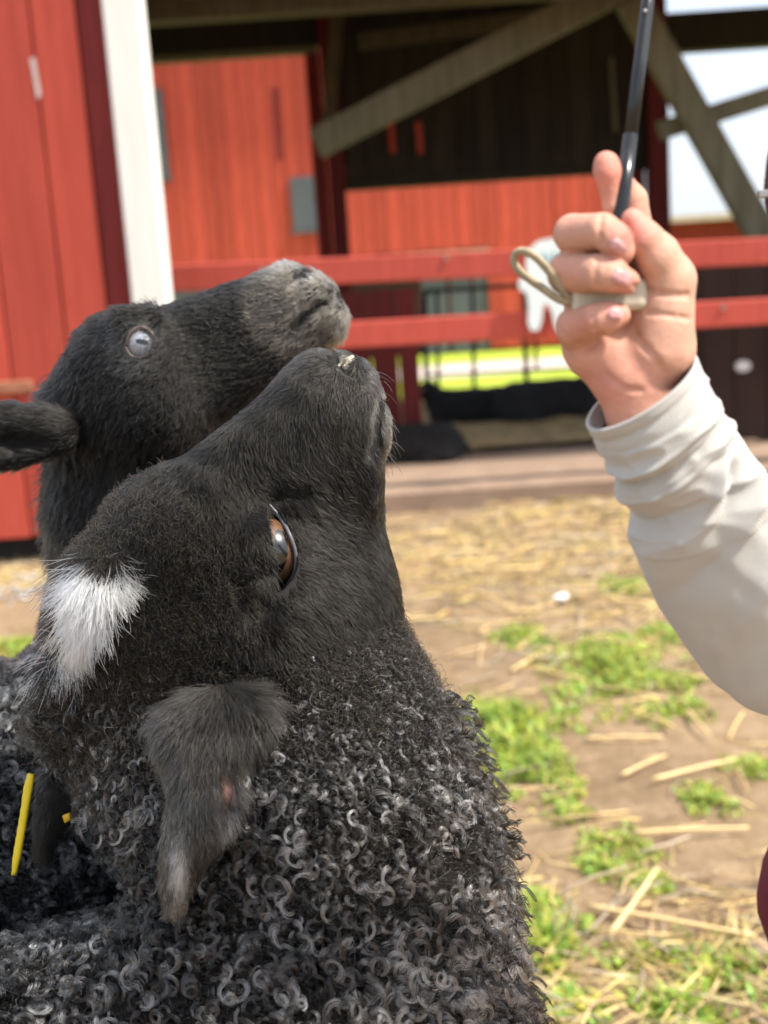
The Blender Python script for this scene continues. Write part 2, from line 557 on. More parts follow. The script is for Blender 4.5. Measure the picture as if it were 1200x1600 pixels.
# ---- dark lying sheep and trough in the shade of the bay
def dark_board(name, a, b, Y, z0, z1, label, cat, m=M_BROWN):
    o = link(name, box_mesh(name, (x_at(a, 620, Y), Y, z0), (x_at(b, 620, Y), Y + .35, z1), m, .02)); tag(o, label, cat); return o

# ---- far red barn across the road
YW = 17.0
far = empty('far_red_barn', (0, YW, 0))
tag(far, 'sunlit red barn with grey hatches seen through the open bay', 'barn')
xl, xr = -5.2, x_at(1008, 400, YW)
z_strip = z_at(520, 402, YW)
xdrop = x_at(766, 450, YW)
x = xl
k = 0
while x < xr - .05:
    w = .19
    z0 = z_strip if x < xdrop - .1 else .05
    link('plank', box_mesh('plank', (x, YW - random.uniform(0, .012), z0 + random.uniform(-.01, .01)), (min(x + w, xr) - .008, YW + .04, 5.6), M_RED_FAR), far)
    x += w
link('sheathing', box_mesh('sheathing', (xl, YW + .045, .3), (xr, YW + .5, 5.6), M_MAROON), far)
link('drip_board', box_mesh('drip_board', (xl, YW - .06, z_strip - .10), (xdrop, YW - .016, z_strip - .02), M_TRIM), far)
for (a, b, c, d) in ((238, 268, 140, 278), (454, 500, 278, 360)):
    xa, xb = x_at(a - (12 if a < 240 else 0), 300, YW), x_at(b, 300, YW)
    h = link('hatch', box_mesh('hatch', (xa, YW - .05, z_at(a, d, YW)), (xb, YW - .014, z_at(a, c, YW)), M_GREY, .008), far)
    link('hatch_frame', box_mesh('hatch_frame', (xa - .03, YW - .06, z_at(a, d, YW) - .05), (xb + .03, YW - .016, z_at(a, d, YW) - .003), M_GREY), h)
link('vent_slit', box_mesh('vent_slit', (x_at(430, 200, YW), YW - .02, z_at(430, 250, YW)), (x_at(438, 200, YW), YW - .013, z_at(430, 138, YW)), M_RED_DARK), far)
# grey stone foot with doors
xf = xl
for a, b, m in ((540, 655, M_BROWN), (658, 700, M_GREY), (703, 738, M_GREY), (741, 765, M_GREY)):
    xa, xb = x_at(a, 470, YW), x_at(b, 470, YW)
    link('base_panel', box_mesh('base_panel', (xa + .01, YW + .02, .03), (xb - .01, YW + .044, z_strip - .105), m), far)
link('foundation', box_mesh('foundation', (xl, YW + .01, -.1), (x_at(540, 470, YW), YW + .04, z_strip - .105), M_GREY), far)
link('foundation', box_mesh('foundation', (xl, YW + .51, -.1), (xr, YW + 6, 5.6), M_RED_FAR), far)
rv = [(xl - .4, YW - .5, 5.45), (xr + .4, YW - .5, 5.45), (xr + .4, YW + 3.3, 8.2), (xl - .4, YW + 3.3, 8.2), (xl - .4, YW + 7, 5.45), (xr + .4, YW + 7, 5.45)]
link('roof', mesh('roof', rv, [(0, 1, 2, 3), (3, 2, 5, 4), (0, 4, 5, 1), (1, 5, 2), (0, 3, 4)], simple_mat('far_roof', (.2, .08, .06), .8)), far)

# low building and hedge under the pale sky at the right
low = empty('low_outbuilding', (9, 24, 0))
tag(low, 'low dark red outbuilding under the pale sky at the right', 'building')
lz1 = z_at(1120, 334, 24)
la, lb = x_at(1030, 380, 24), x_at(1500, 380, 24)
x = la
while x < lb:
    link('plank', box_mesh('plank', (x, 24, .05), (x + .44, 24.06, lz1 - .12), M_RED_DARK), low); x += .45
link('wall_core', box_mesh('wall_core', (la, 24.065, 0), (lb, 28, lz1 - .13), M_MAROON), low)
link('roof', box_mesh('roof', (la - .3, 23.7, lz1 - .115), (lb + .3, 28.4, lz1), simple_mat('pale_roof_edge', (.5, .46, .42), .7)), low)

# ---- sheep-shaped cut-out sign on the fence
def poly_prism(name, pts, Y, th, mat, parent=None):
    """pts: image points on plane Y; extruded by th along +Y"""
    import bmesh
    P = [on_y(a, b, Y) for a, b in pts]
    bm = bmesh.new()
    vs = [bm.verts.new(p) for p in P]
    f = bm.faces.new(vs)
    r = bmesh.ops.extrude_face_region(bm, geom=[f])
    for e in r['geom']:
        if isinstance(e, bmesh.types.BMVert): e.co.y += th
    bmesh.ops.recalc_face_normals(bm, faces=bm.faces[:])
    bmesh.ops.triangulate(bm, faces=bm.faces[:])
    me = bpy.data.meshes.new(name); bm.to_mesh(me); bm.free()
    me.materials.append(mat)
    return link(name, me, parent)

YS = YR - .06
sp = [(812, 436), (822, 430), (822, 405), (828, 388), (842, 376), (862, 372), (884, 376), (900, 390), (906, 412), (904, 440), (896, 458), (890, 466), (888, 480), (890, 505), (884, 517), (872, 518), (866, 506), (862, 486), (855, 474), (849, 478), (847, 500), (842, 516), (830, 517), (825, 505), (826, 480), (823, 458), (814, 454), (810, 446)]
sign = empty('cutout_sign', on_y(860, 445, YS))
tag(sign, 'pale mint cut-out sign with two legs hung on the red rails', 'sign')
poly_prism('panel', sp, YS, .012, simple_mat('mint_white_board', (.80, .88, .86), .5, .05, 5), sign)
M_BLUE = simple_mat('blue_print', (.14, .36, .42), .6)
for q, (a, b, c, d) in enumerate(((848, 394, 851, 416), (857, 398, 859, 418), (866, 393, 868, 413), (874, 396, 877, 414))):
    poly_prism('print_stroke', [(a - 1.5, b), (a + 2, b), (c + 1.5, d), (c - 2, d)], YS - .003, .002, M_BLUE, sign)

# ================================================================== SDF MODELLING TOOLS
def smin(a, b, k):
    if k <= 0: return np.minimum(a, b)
    h = np.clip(0.5 + 0.5 * (b - a) / k, 0, 1)
    return b * (1 - h) + a * h - k * h * (1 - h)


def smax(a, b, k):
    return -smin(-a, -b, k)


class Grid:
    def __init__(self, lo, hi, h):
        self.lo = np.array(lo, float); self.h = h
        self.n = np.ceil((np.array(hi) - self.lo) / h).astype(int) + 1
        ax = [self.lo[i] + h * np.arange(self.n[i]) for i in range(3)]
        self.ax = [a.astype(np.float32) for a in ax]
        self.F = np.full(self.n, 1e3, np.float32)

    def win(self, lo, hi):
        s = []
        for i in range(3):
            a = int(np.clip(np.floor((lo[i] - self.lo[i]) / self.h), 0, self.n[i]))
            b = int(np.clip(np.ceil((hi[i] - self.lo[i]) / self.h) + 1, 0, self.n[i]))
            s.append(slice(a, b))
        return tuple(s)

    def pts(self, s):
        return (self.ax[0][s[0]][:, None, None], self.ax[1][s[1]][None, :, None], self.ax[2][s[2]][None, None, :])

    def cone(self, a, b, ra, rb, k=20, sub=False, sc=(1, 1, 1)):
        """round cone a->b; sub carves; sc squashes the section axes"""
        a = np.array(a, float); b = np.array(b, float); R = max(ra, rb)
        m = R * 1.25 / min(sc) + k * 1.2 + 3 * self.h
        s = self.win(np.minimum(a, b) - m, np.maximum(a, b) + m)
        X, Y, Z = self.pts(s)
        d = b - a; L = max(float(d @ d), 1e-6)
        t = np.clip(((X - a[0]) * d[0] + (Y - a[1]) * d[1] + (Z - a[2]) * d[2]) / L, 0, 1)
        q = np.sqrt(((X - a[0] - t * d[0]) * sc[0]) ** 2 + ((Y - a[1] - t * d[1]) * sc[1]) ** 2 + ((Z - a[2] - t * d[2]) * sc[2]) ** 2) - (ra + (rb - ra) * t)
        self.F[s] = smax(self.F[s], -q, k) if sub else smin(self.F[s], q, k)

    def ball(self, c, r, k=20, sub=False, sc=(1, 1, 1)):
        self.cone(c, c, r, r, k, sub, sc)

    def path(self, P, r, k=20, sub=False, sc=(1, 1, 1)):
        r = np.broadcast_to(np.asarray(r, float), (len(P),))
        for i in range(len(P) - 1):
            self.cone(P[i], P[i + 1], r[i], r[i + 1], k, sub, sc)

    def front(self, x, y, default=0.0):
        """z of the surface nearest the camera at image point (x, y)"""
        i = int(round((x - self.lo[0]) / self.h)); j = int(round((y - self.lo[1]) / self.h))
        i = min(max(i, 0), self.n[0] - 1); j = min(max(j, 0), self.n[1] - 1)
        c = np.nonzero(self.F[i, j] < 0)[0]
        return float(self.ax[2][c[0]]) if len(c) else default


def poly_sd(X, Y, P):
    """signed distance to polygon P (negative inside); X, Y broadcastable"""
    P = np.asarray(P, float)
    d = np.full(np.broadcast(X, Y).shape, 1e9); s = np.ones(d.shape)
    n = len(P)
    for i in range(n):
        a = P[i]; b = P[i - 1]
        ex, ey = b - a
        wx = X - a[0]; wy = Y - a[1]
        t = np.clip((wx * ex + wy * ey) / (ex * ex + ey * ey), 0, 1)
        d = np.minimum(d, (wx - ex * t) ** 2 + (wy - ey * t) ** 2)
        c1 = Y >= a[1]; c2 = Y < b[1]; c3 = ex * wy > ey * wx
        fl = (c1 & c2 & c3) | (~c1 & ~c2 & ~c3)
        s = np.where(fl, -s, s)
    return s * np.sqrt(d)


def surface_nets(G):
    F = G.F; S = F < 0
    nx, ny, nz = F.shape
    cnt = np.zeros((nx - 1, ny - 1, nz - 1), np.int8)
    for a in (0, 1):
        for b in (0, 1):
            for c in (0, 1):
                cnt += S[a:nx - 1 + a, b:ny - 1 + b, c:nz - 1 + c]
    act = (cnt > 0) & (cnt < 8)
    I, J, K = np.nonzero(act)
    idx = np.full(act.shape, -1, np.int32); idx[I, J, K] = np.arange(len(I))
    acc = np.zeros((len(I), 3)); w = np.zeros(len(I))
    cor = [(a, b, c) for a in (0, 1) for b in (0, 1) for c in (0, 1)]
    val = {c: F[I + c[0], J + c[1], K + c[2]].astype(float) for c in cor}
    for c in cor:
        for ax in range(3):
            if c[ax] == 0:
                e = list(c); e[ax] = 1; e = tuple(e)
                f0, f1 = val[c], val[e]
                m = (f0 < 0) != (f1 < 0)
                t = np.where(m, f0 / np.where(m, f0 - f1, 1), 0)
                p = np.array(c, float)[None, :].repeat(len(I), 0); p[:, ax] = t
                acc += p * m[:, None]; w += m
    V = G.lo + G.h * (np.stack([I, J, K], -1) + acc / w[:, None])
    Q = []
    for ax in range(3):
        o = [1, 2, 0][ax]; p = [2, 0, 1][ax]
        sl0 = [slice(None)] * 3; sl1 = [slice(None)] * 3
        sl0[ax] = slice(0, -1); sl1[ax] = slice(1, None)
        s0 = S[tuple(sl0)]; s1 = S[tuple(sl1)]
        E = np.stack(np.nonzero(s0 != s1), -1)
        E = E[(E[:, o] > 0) & (E[:, p] > 0) & (E[:, o] < F.shape[o] - 1) & (E[:, p] < F.shape[p] - 1)]
        inside0 = s0[tuple(E.T)]
        def cell(do, dp):
            q = E.copy(); q[:, o] -= do; q[:, p] -= dp
            return idx[tuple(q.T)]
        q = np.stack([cell(1, 1), cell(0, 1), cell(0, 0), cell(1, 0)], -1)
        q[~inside0] = q[~inside0][:, ::-1]
        Q.append(q)
    return V, np.concatenate(Q)


def relax(V, Q, it=2, lam=0.5):
    e = np.concatenate([Q[:, [0, 1]], Q[:, [1, 2]], Q[:, [2, 3]], Q[:, [3, 0]]])
    deg = np.bincount(e.ravel(), minlength=len(V)).astype(float)
    for _ in range(it):
        A = np.zeros_like(V)
        for c in range(3):
            A[:, c] = np.bincount(e[:, 0], V[e[:, 1], c], len(V)) + np.bincount(e[:, 1], V[e[:, 0], c], len(V))
        V = V + lam * (A / np.maximum(deg, 1)[:, None] - V)
    return V


def vnormals(V, Q):
    n = np.cross(V[Q[:, 2]] - V[Q[:, 0]], V[Q[:, 3]] - V[Q[:, 1]])
    N = np.zeros_like(V)
    for k in range(4):
        for c in range(3):
            N[:, c] += np.bincount(Q[:, k], n[:, c], len(V))
    return N / np.maximum(np.linalg.norm(N, axis=1), 1e-9)[:, None]


def unit(a):
    return a / np.maximum(np.linalg.norm(a, axis=-1, keepdims=True), 1e-9)


def scatter(V, Q, VN, n, dens, rng=RNG):
    """n random points on the quads, weighted by dens(points, normals)"""
    c = V[Q].mean(1); nn = unit(VN[Q].mean(1))
    ar = 0.5 * np.linalg.norm(np.cross(V[Q[:, 2]] - V[Q[:, 0]], V[Q[:, 3]] - V[Q[:, 1]]), axis=1)
    w = ar * dens(c, nn)
    f = rng.choice(len(Q), n, p=w / w.sum())
    u, v = rng.random((n, 1)), rng.random((n, 1))
    q = Q[f]
    bil = lambda A: (A[q[:, 0]] * (1 - u) + A[q[:, 1]] * u) * (1 - v) + (A[q[:, 3]] * (1 - u) + A[q[:, 2]] * u) * v
    return bil(V), unit(bil(VN))


class Flow:
    """direction field over the surface from a few combed control points"""
    def __init__(self, ctl):
        self.c = np.array([(a[0], a[1]) for a in ctl], float)
        self.d = unit(np.array([(a[2], a[3], a[4] if len(a) > 4 else 0) for a in ctl], float))

    def __call__(self, P, N):
        w = 1 / (((P[:, None, :2] - self.c[None]) ** 2).sum(-1) + 400)
        w = w ** 1.5
        d = (w[..., None] * self.d[None]).sum(1)
        d = d - N * (d * N).sum(-1, keepdims=True)
        return unit(d)


def perp(a, rng=RNG):
    r = rng.normal(size=a.shape)
    return unit(np.cross(a, r))


def strands(P, N, T, L, lift=0.25, K=5, curve=0.25, frizz=0.08, freq=1.0, messy=0.2, rng=RNG):
    n = len(P)
    L = np.broadcast_to(L, (n,))[:, None, None]
    lift = np.broadcast_to(lift, (n,))[:, None]
    T = unit(T + rng.normal(size=T.shape) * messy)
    T = unit(T - N * (T * N).sum(-1, keepdims=True))
    D = unit(N * lift + T * (1 - lift))
    s = np.linspace(0, 1, K)[None, :, None]
    A = P[:, None] + D[:, None] * L * s + (T - N * 0.35)[:, None] * L * curve * s ** 2
    u = perp(D, rng); v = np.cross(D, u)
    ph = rng.random((n, 1, 1)) * 6.28; fr = freq * (0.6 + 0.8 * rng.random((n, 1, 1)))
    A = A + L * frizz * s * (np.sin(ph + 6.28 * fr * s) * u[:, None] + np.cos(ph * 1.7 + 6.28 * fr * 0.8 * s) * v[:, None])
    return A


def locks(P, N, T, R, turns, length, per, K=20, lift=0.55, spread=0.17, rng=RNG, taper=0.35, tight=0.15):
    """curled locks: each a bundle of strands on one helix"""
    n = len(P)
    T = unit(T + rng.normal(size=T.shape) * 0.55)
    T = unit(T - N * (T * N).sum(-1, keepdims=True))
    lift = np.clip(np.broadcast_to(lift, (n,)) + rng.normal(size=n) * 0.18, 0.1, 1)[:, None]
    A = unit(N * lift + T * (1 - lift))
    u = perp(A, rng); v = np.cross(A, u)
    s = np.linspace(0, 1, K)[None, None, :, None]
    b = lambda x: np.broadcast_to(x, (n,))[:, None, None, None]
    R = b(R); turns = b(turns); length = b(length)
    hand = rng.choice([-1, 1], n)[:, None, None, None]
    ph = rng.random((n, 1, 1, 1)) * 6.28 + rng.normal(size=(n, per, 1, 1)) * 0.35
    rr = R * (1 + rng.normal(size=(n, per, 1, 1)) * spread)
    grow = np.minimum(s * 3.0, 1) * (1 - taper * s)
    a = ph + hand * 6.28 * turns * s * (1 + rng.normal(size=(n, per, 1, 1)) * .06)
    off = rng.normal(size=(n, per, 1, 3)) * R * tight
    ux, vx, Ax, Px, Tx = [q[:, None, None, :] for q in (u, v, A, P, T)]
    C = Px + off * (0.4 + s) + Ax * length * s + (Tx - 0.5 * N[:, None, None, :]) * length * 0.35 * s ** 2
    C = C + rr * grow * (np.cos(a) * ux + np.sin(a) * vx)
    return C.reshape(n * per, K, 3)


def fur_mat(name, rough=0.32, rad=0.5, coat=0.0, ior=1.3):
    m = bpy.data.materials.new(name); m.use_nodes = True
    nt = m.node_tree
    nt.nodes.remove(nt.nodes['Principled BSDF'])
    h = nt.nodes.new('ShaderNodeBsdfHairPrincipled')
    h.model = 'CHIANG'; h.parametrization = 'COLOR'
    at = nt.nodes.new('ShaderNodeAttribute'); at.attribute_name = 'col'
    nt.links.new(at.outputs['Color'], h.inputs['Color'])
    h.inputs['Roughness'].default_value = rough
    h.inputs['Radial Roughness'].default_value = rad
    h.inputs['Random Roughness'].default_value = 0.3
    h.inputs['Coat'].default_value = coat
    h.inputs['IOR'].default_value = ior
    nt.links.new(h.outputs[0], nt.nodes['Material Output'].inputs['Surface'])
    return m


def hair_object(name, sets, d0, mat, parent):
    """sets: list of (A[n,K,3] in pixel space, colour[n,3], root radius px, tip radius px)"""
    hc = bpy.data.hair_curves.new(name)
    sizes = []; pos = []; rad = []; col = []
    for A, c, r0, r1 in sets:
        n, K = A.shape[:2]
        sizes += [K] * n
        pos.append(px_world(A.reshape(-1, 3), d0))
        rr = (np.linspace(1, 0, K) ** 0.7 * (r0 - r1) + r1) * d0 / FPX
        rad.append(np.tile(rr, n))
        c4 = np.ones((n, 4)); c4[:, :3] = np.broadcast_to(c, (n, 3)); col.append(c4)
    hc.add_curves(sizes)
    hc.position_data.foreach_set('vector', np.concatenate(pos).astype(np.float32).ravel())
    a = hc.attributes.get('radius') or hc.attributes.new('radius', 'FLOAT', 'POINT')
    a.data.foreach_set('value', np.concatenate(rad).astype(np.float32))
    a = hc.attributes.new('col', 'FLOAT_COLOR', 'CURVE')
    a.data.foreach_set('color', np.clip(np.concatenate(col), 0, 1).astype(np.float32).ravel())
    hc.materials.append(mat)
    return link(name, hc, parent)


def set_point_color(me, c, name='col'):
    a = me.attributes.new(name, 'FLOAT_COLOR', 'POINT')
    c4 = np.ones((len(c), 4), np.float32); c4[:, :3] = c
    a.data.foreach_set('color', c4.ravel())


def attr_mat(name, rough=0.5, spec=0.5, coat=0.0, sss=0.0, bmp=None):
    m, nt, b = new_mat(name)
    at = nt.nodes.new('ShaderNodeAttribute'); at.attribute_name = 'col'
    nt.links.new(at.outputs['Color'], b.inputs['Base Color'])
    b.inputs['Roughness'].default_value = rough
    b.inputs['Specular IOR Level'].default_value = spec
    b.inputs['Coat Weight'].default_value = coat
    b.inputs['Coat Roughness'].default_value = 0.03
    if sss:
        b.inputs['Subsurface Weight'].default_value = sss
        b.inputs['Subsurface Radius'].default_value = (0.006, 0.002, 0.0012)
        b.inputs['Subsurface Scale'].default_value = 0.6
    if bmp:
        bump(nt, b, noise(nt, bmp[0], 6, 0.6), bmp[1], bmp[2])
    return m


def eyeball(name, c, r, gaze, up, d0, parent, iris_r=0.72, pupil=(0.34, 0.13), iris=(0.30, 0.13, 0.05), rim=(0.02, 0.012, 0.01), white=(0.45, 0.42, 0.42), inner=None, rough=0.04):
    """wet ball with a slot pupil; everything in pixel space"""
    nu, nv = 120, 80
    g = unit(np.array(gaze, float)); up = np.array(up, float); up = unit(up - g * (up @ g)); sd = np.cross(g, up)
    th = np.linspace(0, math.pi, nv); ph = np.linspace(0, 2 * math.pi, nu, endpoint=False)
    TH, PH = np.meshgrid(th, ph, indexing='ij')
    st = np.sin(TH)
    bulge = 1 + 0.05 * np.exp(-(TH / 0.55) ** 2)
    u = st * np.cos(PH); v = st * np.sin(PH)
    V = np.array(c) + r * bulge[..., None] * (np.cos(TH)[..., None] * g + u[..., None] * sd + v[..., None] * up)
    rr = TH / (math.pi / 2)
    streak = 0.5 + 0.5 * np.sin(PH * 37 + 3 * np.sin(PH * 11)) * np.sin(PH * 53 + 1)
    ir = np.array(iris); i2 = ir * 0.45 if inner is None else np.array(inner)
    k = np.clip(rr / iris_r, 0, 1)
    col = i2 * (1 - k[..., None]) + ir * k[..., None]
    col = col * (0.7 + 0.6 * streak[..., None])
    rimk = np.exp(-((rr - iris_r) / 0.06) ** 2)[..., None]
    out = np.clip((rr - iris_r) / 0.04, 0, 1)[..., None]
    col = col * (1 - out) + np.array(white) * out
    col = col * (1 - rimk) + np.array(rim) * rimk
    pu = (np.abs(u) / pupil[0]) ** 3 + (np.abs(v) / pupil[1]) ** 3
    pk = np.clip((1.15 - pu) / 0.3, 0, 1)[..., None] * (np.cos(TH) > 0)[..., None]
    col = col * (1 - pk) + 0.003 * pk
    ii = np.arange(nu * nv).reshape(nv, nu)
    Fq = np.stack([ii[:-1], np.roll(ii, -1, 1)[:-1], np.roll(ii, -1, 1)[1:], ii[1:]], -1).reshape(-1, 4)
    W = px_world(V.reshape(-1, 3), d0)
    me = bpy.data.meshes.new(name)
    me.from_pydata([tuple(p) for p in W], [], [tuple(q) for q in Fq])
    me.update()
    me.polygons.foreach_set('use_smooth', np.ones(len(me.polygons), bool))
    set_point_color(me, col.reshape(-1, 3))
    me.materials.append(attr_mat(name + '_wet', 0.25, 0.5, 1.0))
    return link(name, me, parent)

# ================================================================== THE NEAR SHEEP
HN = np.array((.69, -.72, .05)); HL = np.array((.36, .345, -.866)); HD = np.array((-.624, -.598, -.5))
HP = np.array((190., 950., 60.))
def hd(n, d, l):
    return HP + HN * n + HD * d + HL * l

G = Grid((-470, 500, -420), (920, 2130, 580), 5.0)
c = G.cone
# skull
G.ball(hd(20, -20, 0), 130, 40)
for s in (-1, 1):
    G.ball(hd(140, 0, s * 45), 108, 40)
    G.ball(hd(180, -120, s * 70), 100, 50)
    G.ball(hd(225, -45, s * 92), 58, 40)
    G.ball(hd(462, -12, s * 24), 62, 30)
    c(hd(240, -200, s * 40), hd(120, -190, s * 60), 118, 140, 50)
c(hd(150, -5, 0), hd(430, -8, 0), 104, 76, 40)
c(hd(430, -30, 0), hd(470, -25, 0), 84, 80, 30)
for s in (-1, 1):
    c(hd(430, -60, s * 32), hd(230, -150, s * 72), 62, 100, 40)
    c(hd(462, -62, s * 26), hd(395, -95, s * 40), 56, 66, 30)
    c(hd(420, -25, s * 30), hd(235, -60, s * 70), 58, 66, 40)
c(hd(440, -100, 0), hd(250, -190, 0), 56, 110, 40)
c(hd(455, -92, 0), hd(462, -82, 0), 50, 46, 14)
# woolly poll and nape
G.ball((150, 1095, 105), 108, 60)
G.ball((250, 1090, 60), 120, 60)
# neck and chest
c((400, 1040, 110), (455, 1300, 130), 235, 318, 70)
c((455, 1300, 130), (420, 1650, 140), 318, 400, 80)
c((420, 1690, 160), (-110, 1800, 140), 390, 335, 80)
# silhouette trimmed to the animal's outline
OUT = [(445, 562), (470, 541), (500, 533), (525, 541), (560, 548), (585, 573), (598, 605), (611, 640), (612, 680), (603, 712), (602, 760), (611, 820), (621, 880), (632, 950),
       (650, 1010), (675, 1080), (698, 1140), (720, 1200), (744, 1270), (765, 1340), (780, 1400), (792, 1460), (804, 1530), (815, 1600), (840, 1760), (900, 2300), (-900, 2300), (-700, 1540), (-200, 1520), (0, 1500),
       (110, 1470), (205, 1440), (235, 1390), (190, 1330), (130, 1245), (62, 1195), (36, 1130), (58, 1065), (88, 1010), (94, 955), (95, 900), (106, 850), (140, 803), (190, 763), (250, 716), (310, 676), (370, 634), (420, 590)]
X2 = G.ax[0][:, None]; Y2 = G.ax[1][None, :]
SD2 = poly_sd(X2, Y2, OUT).astype(np.float32)
G.F = smax(G.F, SD2[:, :, None] + 2, 26)
# tear pit and hollow behind the lid
for (x, y, r, dep) in ((434, 772, 20, 12), (470, 770, 12, 9), (410, 945, 22, 12), (372, 905, 14, 10)):
    G.ball((x, y, G.front(x, y) - r + dep), r, 16, True)
# eyelids: a domed lid with a narrow almond opening
EC = np.array((414., 864., 0)); EC[2] = G.front(430, 870) + 46
G.ball(EC, 63, 14)
G.ball((388, 868, EC[2] - 12), 55, 18)
EYE = [(420, 784), (436, 804), (451, 830), (462, 860), (463, 886), (456, 906), (441, 924), (430, 928), (435, 905), (432, 880), (427, 852), (420, 826), (416, 803)]
s = G.win((380, 760, -400), (500, 950, EC[2] + 30))
e2 = poly_sd(X2[s[0]], Y2[:, s[1]], EYE).astype(np.float32)
G.F[s] = smax(G.F[s], -e2[:, :, None], 5)
# mouth, nostril
def front_path(P, off=0):
    return [(x, y, G.front(x, y, G.front(x - 10, y, 60)) + off) for x, y in P]
MOUTH1 = [(601, 606), (593, 632), (588, 660), (586, 688), (577, 708)]
G.path(front_path(MOUTH1, 2), [8, 11, 11, 10, 6], 6, True)
G.path(front_path([(526, 546), (532, 560), (541, 574), (548, 586)], 0), [11, 14, 13, 7], 7, True)
# skin folds behind the cheek above the ear
G.path(front_path([(330, 1035), (380, 1040), (430, 1062), (455, 1095)], 2), [4, 9, 9, 4], 14, True)
FV, FQ = surface_nets(G)
FV = relax(FV, FQ, 2, .5)
FN = vnormals(FV, FQ)
sheep1 = empty('sheep', px_world((420, 1700, 200), D_SHEEP) * np.array((1, 1, 0)))
tag(sheep1, 'near black sheep with white forelock and amber eye, muzzle raised', 'sheep', 'sheep begging for food')

M_SKIN1 = simple_mat('black_hide', (.016, .015, .014), .85, .3, 60, spec=.2)
# trunk and legs, below the frame
GT = Grid((-1.0, -.45, -.05), (1.0, .45, .75), .022)
def trunk(G3, flip=1):
    G3.cone((-.40, 0, .45), (.18, 0, .47), .17, .165, .06)
    G3.cone((.18, 0, .47), (.36, 0, .62), .15, .12, .06)
    for x, y in ((.16, .09), (.16, -.09), (-.42, .10), (-.42, -.10)):
        back = x < 0
        G3.cone((x, y, .42), (x + (-.05 if back else 0), y, .24), .085, .04, .04)
        G3.cone((x + (-.05 if back else 0), y, .24), (x, y, .03), .035, .026, .02)
        G3.cone((x, y, .03), (x + .03, y, .012), .032, .03, .02)
    G3.cone((-.56, 0, .48), (-.60, 0, .33), .04, .03, .03)
trunk(GT)
TV, TQ = surface_nets(GT); TV = relax(TV, TQ, 2, .5)

def join_body(name, V1, Q1, V2, Q2, mat, parent):
    V = np.concatenate([V1, V2]); Q = np.concatenate([Q1, Q2 + len(V1)])
    return link(name, mesh(name, V, Q.astype(np.int32), mat, True), parent)

ctr = px_world((330, 1720, 130), D_SHEEP)
T1 = TV * np.array((1, 1, .92)) + np.array((ctr[0] - .40, ctr[1] + .02, 0.0))
body1 = join_body('body', px_world(FV, D_SHEEP), FQ, T1, TQ, M_SKIN1, sheep1)

eye1 = eyeball('eye', EC + np.array((1, 0, 4)), 56, (.42, -.05, -.9), (.1, -1, 0), D_SHEEP, sheep1, .80, (.20, .60), iris=(.19, .095, .045), inner=(.07, .04, .028))
# lid rims
def lid(P, r, colr, name, d0, C, R, parent, rough=.45):
    P = catmull([(x, y, C[2] - math.sqrt(max(R * R - (x - C[0]) ** 2 - (y - C[1]) ** 2, 30))) for x, y in P], 6)
    m = bpy.data.materials.get(name + '_mat') or simple_mat(name + '_mat', colr, rough, .2, 80, bmp=.2, bdist=.0005)
    rr = np.interp(np.linspace(0, 1, len(P)), [0, .15, .85, 1], [r * .5, r, r, r * .4]) * d0 / FPX
    return tube(name, px_world(P, d0), rr, m, parent, 8)
lid([(421, 788), (437, 808), (451, 832), (461, 860), (462, 886), (455, 905), (440, 923)], 3.0, (.11, .105, .115), 'lower_eyelid', D_SHEEP, EC, 61, sheep1)
lid([(418, 790), (418, 812), (424, 838), (429, 862), (434, 890), (435, 918)], 1.8, (.02, .027, .027), 'upper_eyelid', D_SHEEP, EC, 62, sheep1)
# crust on the nostril
cm = simple_mat('nostril_crust', (.45, .40, .31), .9, .3, 200, bmp=.6, bdist=.001)
GC = Grid((505, 540, -200), (570, 610, 200), 2.0)
for (x, y, r) in ((536, 562, 7), (545, 566, 8), (529, 575, 5), (541, 575, 6), (549, 560, 5), (534, 570, 6)):
    GC.ball((x, y, G.front(x, y, 20) + 1), r, 3)
CVx, CQx = surface_nets(GC)
CVx = CVx + RNG.normal(size=CVx.shape) * .7
link('nose_crust', mesh('nose_crust', px_world(CVx, D_SHEEP), CQx, cm), sheep1)

# ---- ears
def ear_mesh(P, zc, T, h=4.0, D=26.0, hollow=None):
    P = np.array(P, float); lo = P.min(0) - 12; hi = P.max(0) + 12
    zz = [zc(x, y) for x, y in P]
    E = Grid((lo[0], lo[1], min(zz) - T - 20), (hi[0], hi[1], max(zz) + T + 20), h)
    sd = poly_sd(E.ax[0][:, None], E.ax[1][None, :], P)
    XX, YY = np.meshgrid(E.ax[0], E.ax[1], indexing='ij')
    zm = zc(XX, YY)
    t = T * np.sqrt(np.clip(-sd / D, 0, 1))
    E.F = (np.abs(E.ax[2][None, None, :] - zm[:, :, None]) - t[:, :, None] + np.clip(sd, 0, 50)[:, :, None] + .5).astype(np.float32)
    if hollow: hollow(E)
    v, q = surface_nets(E)
    v = relax(v, q, 2, .5)
    return v, q, E

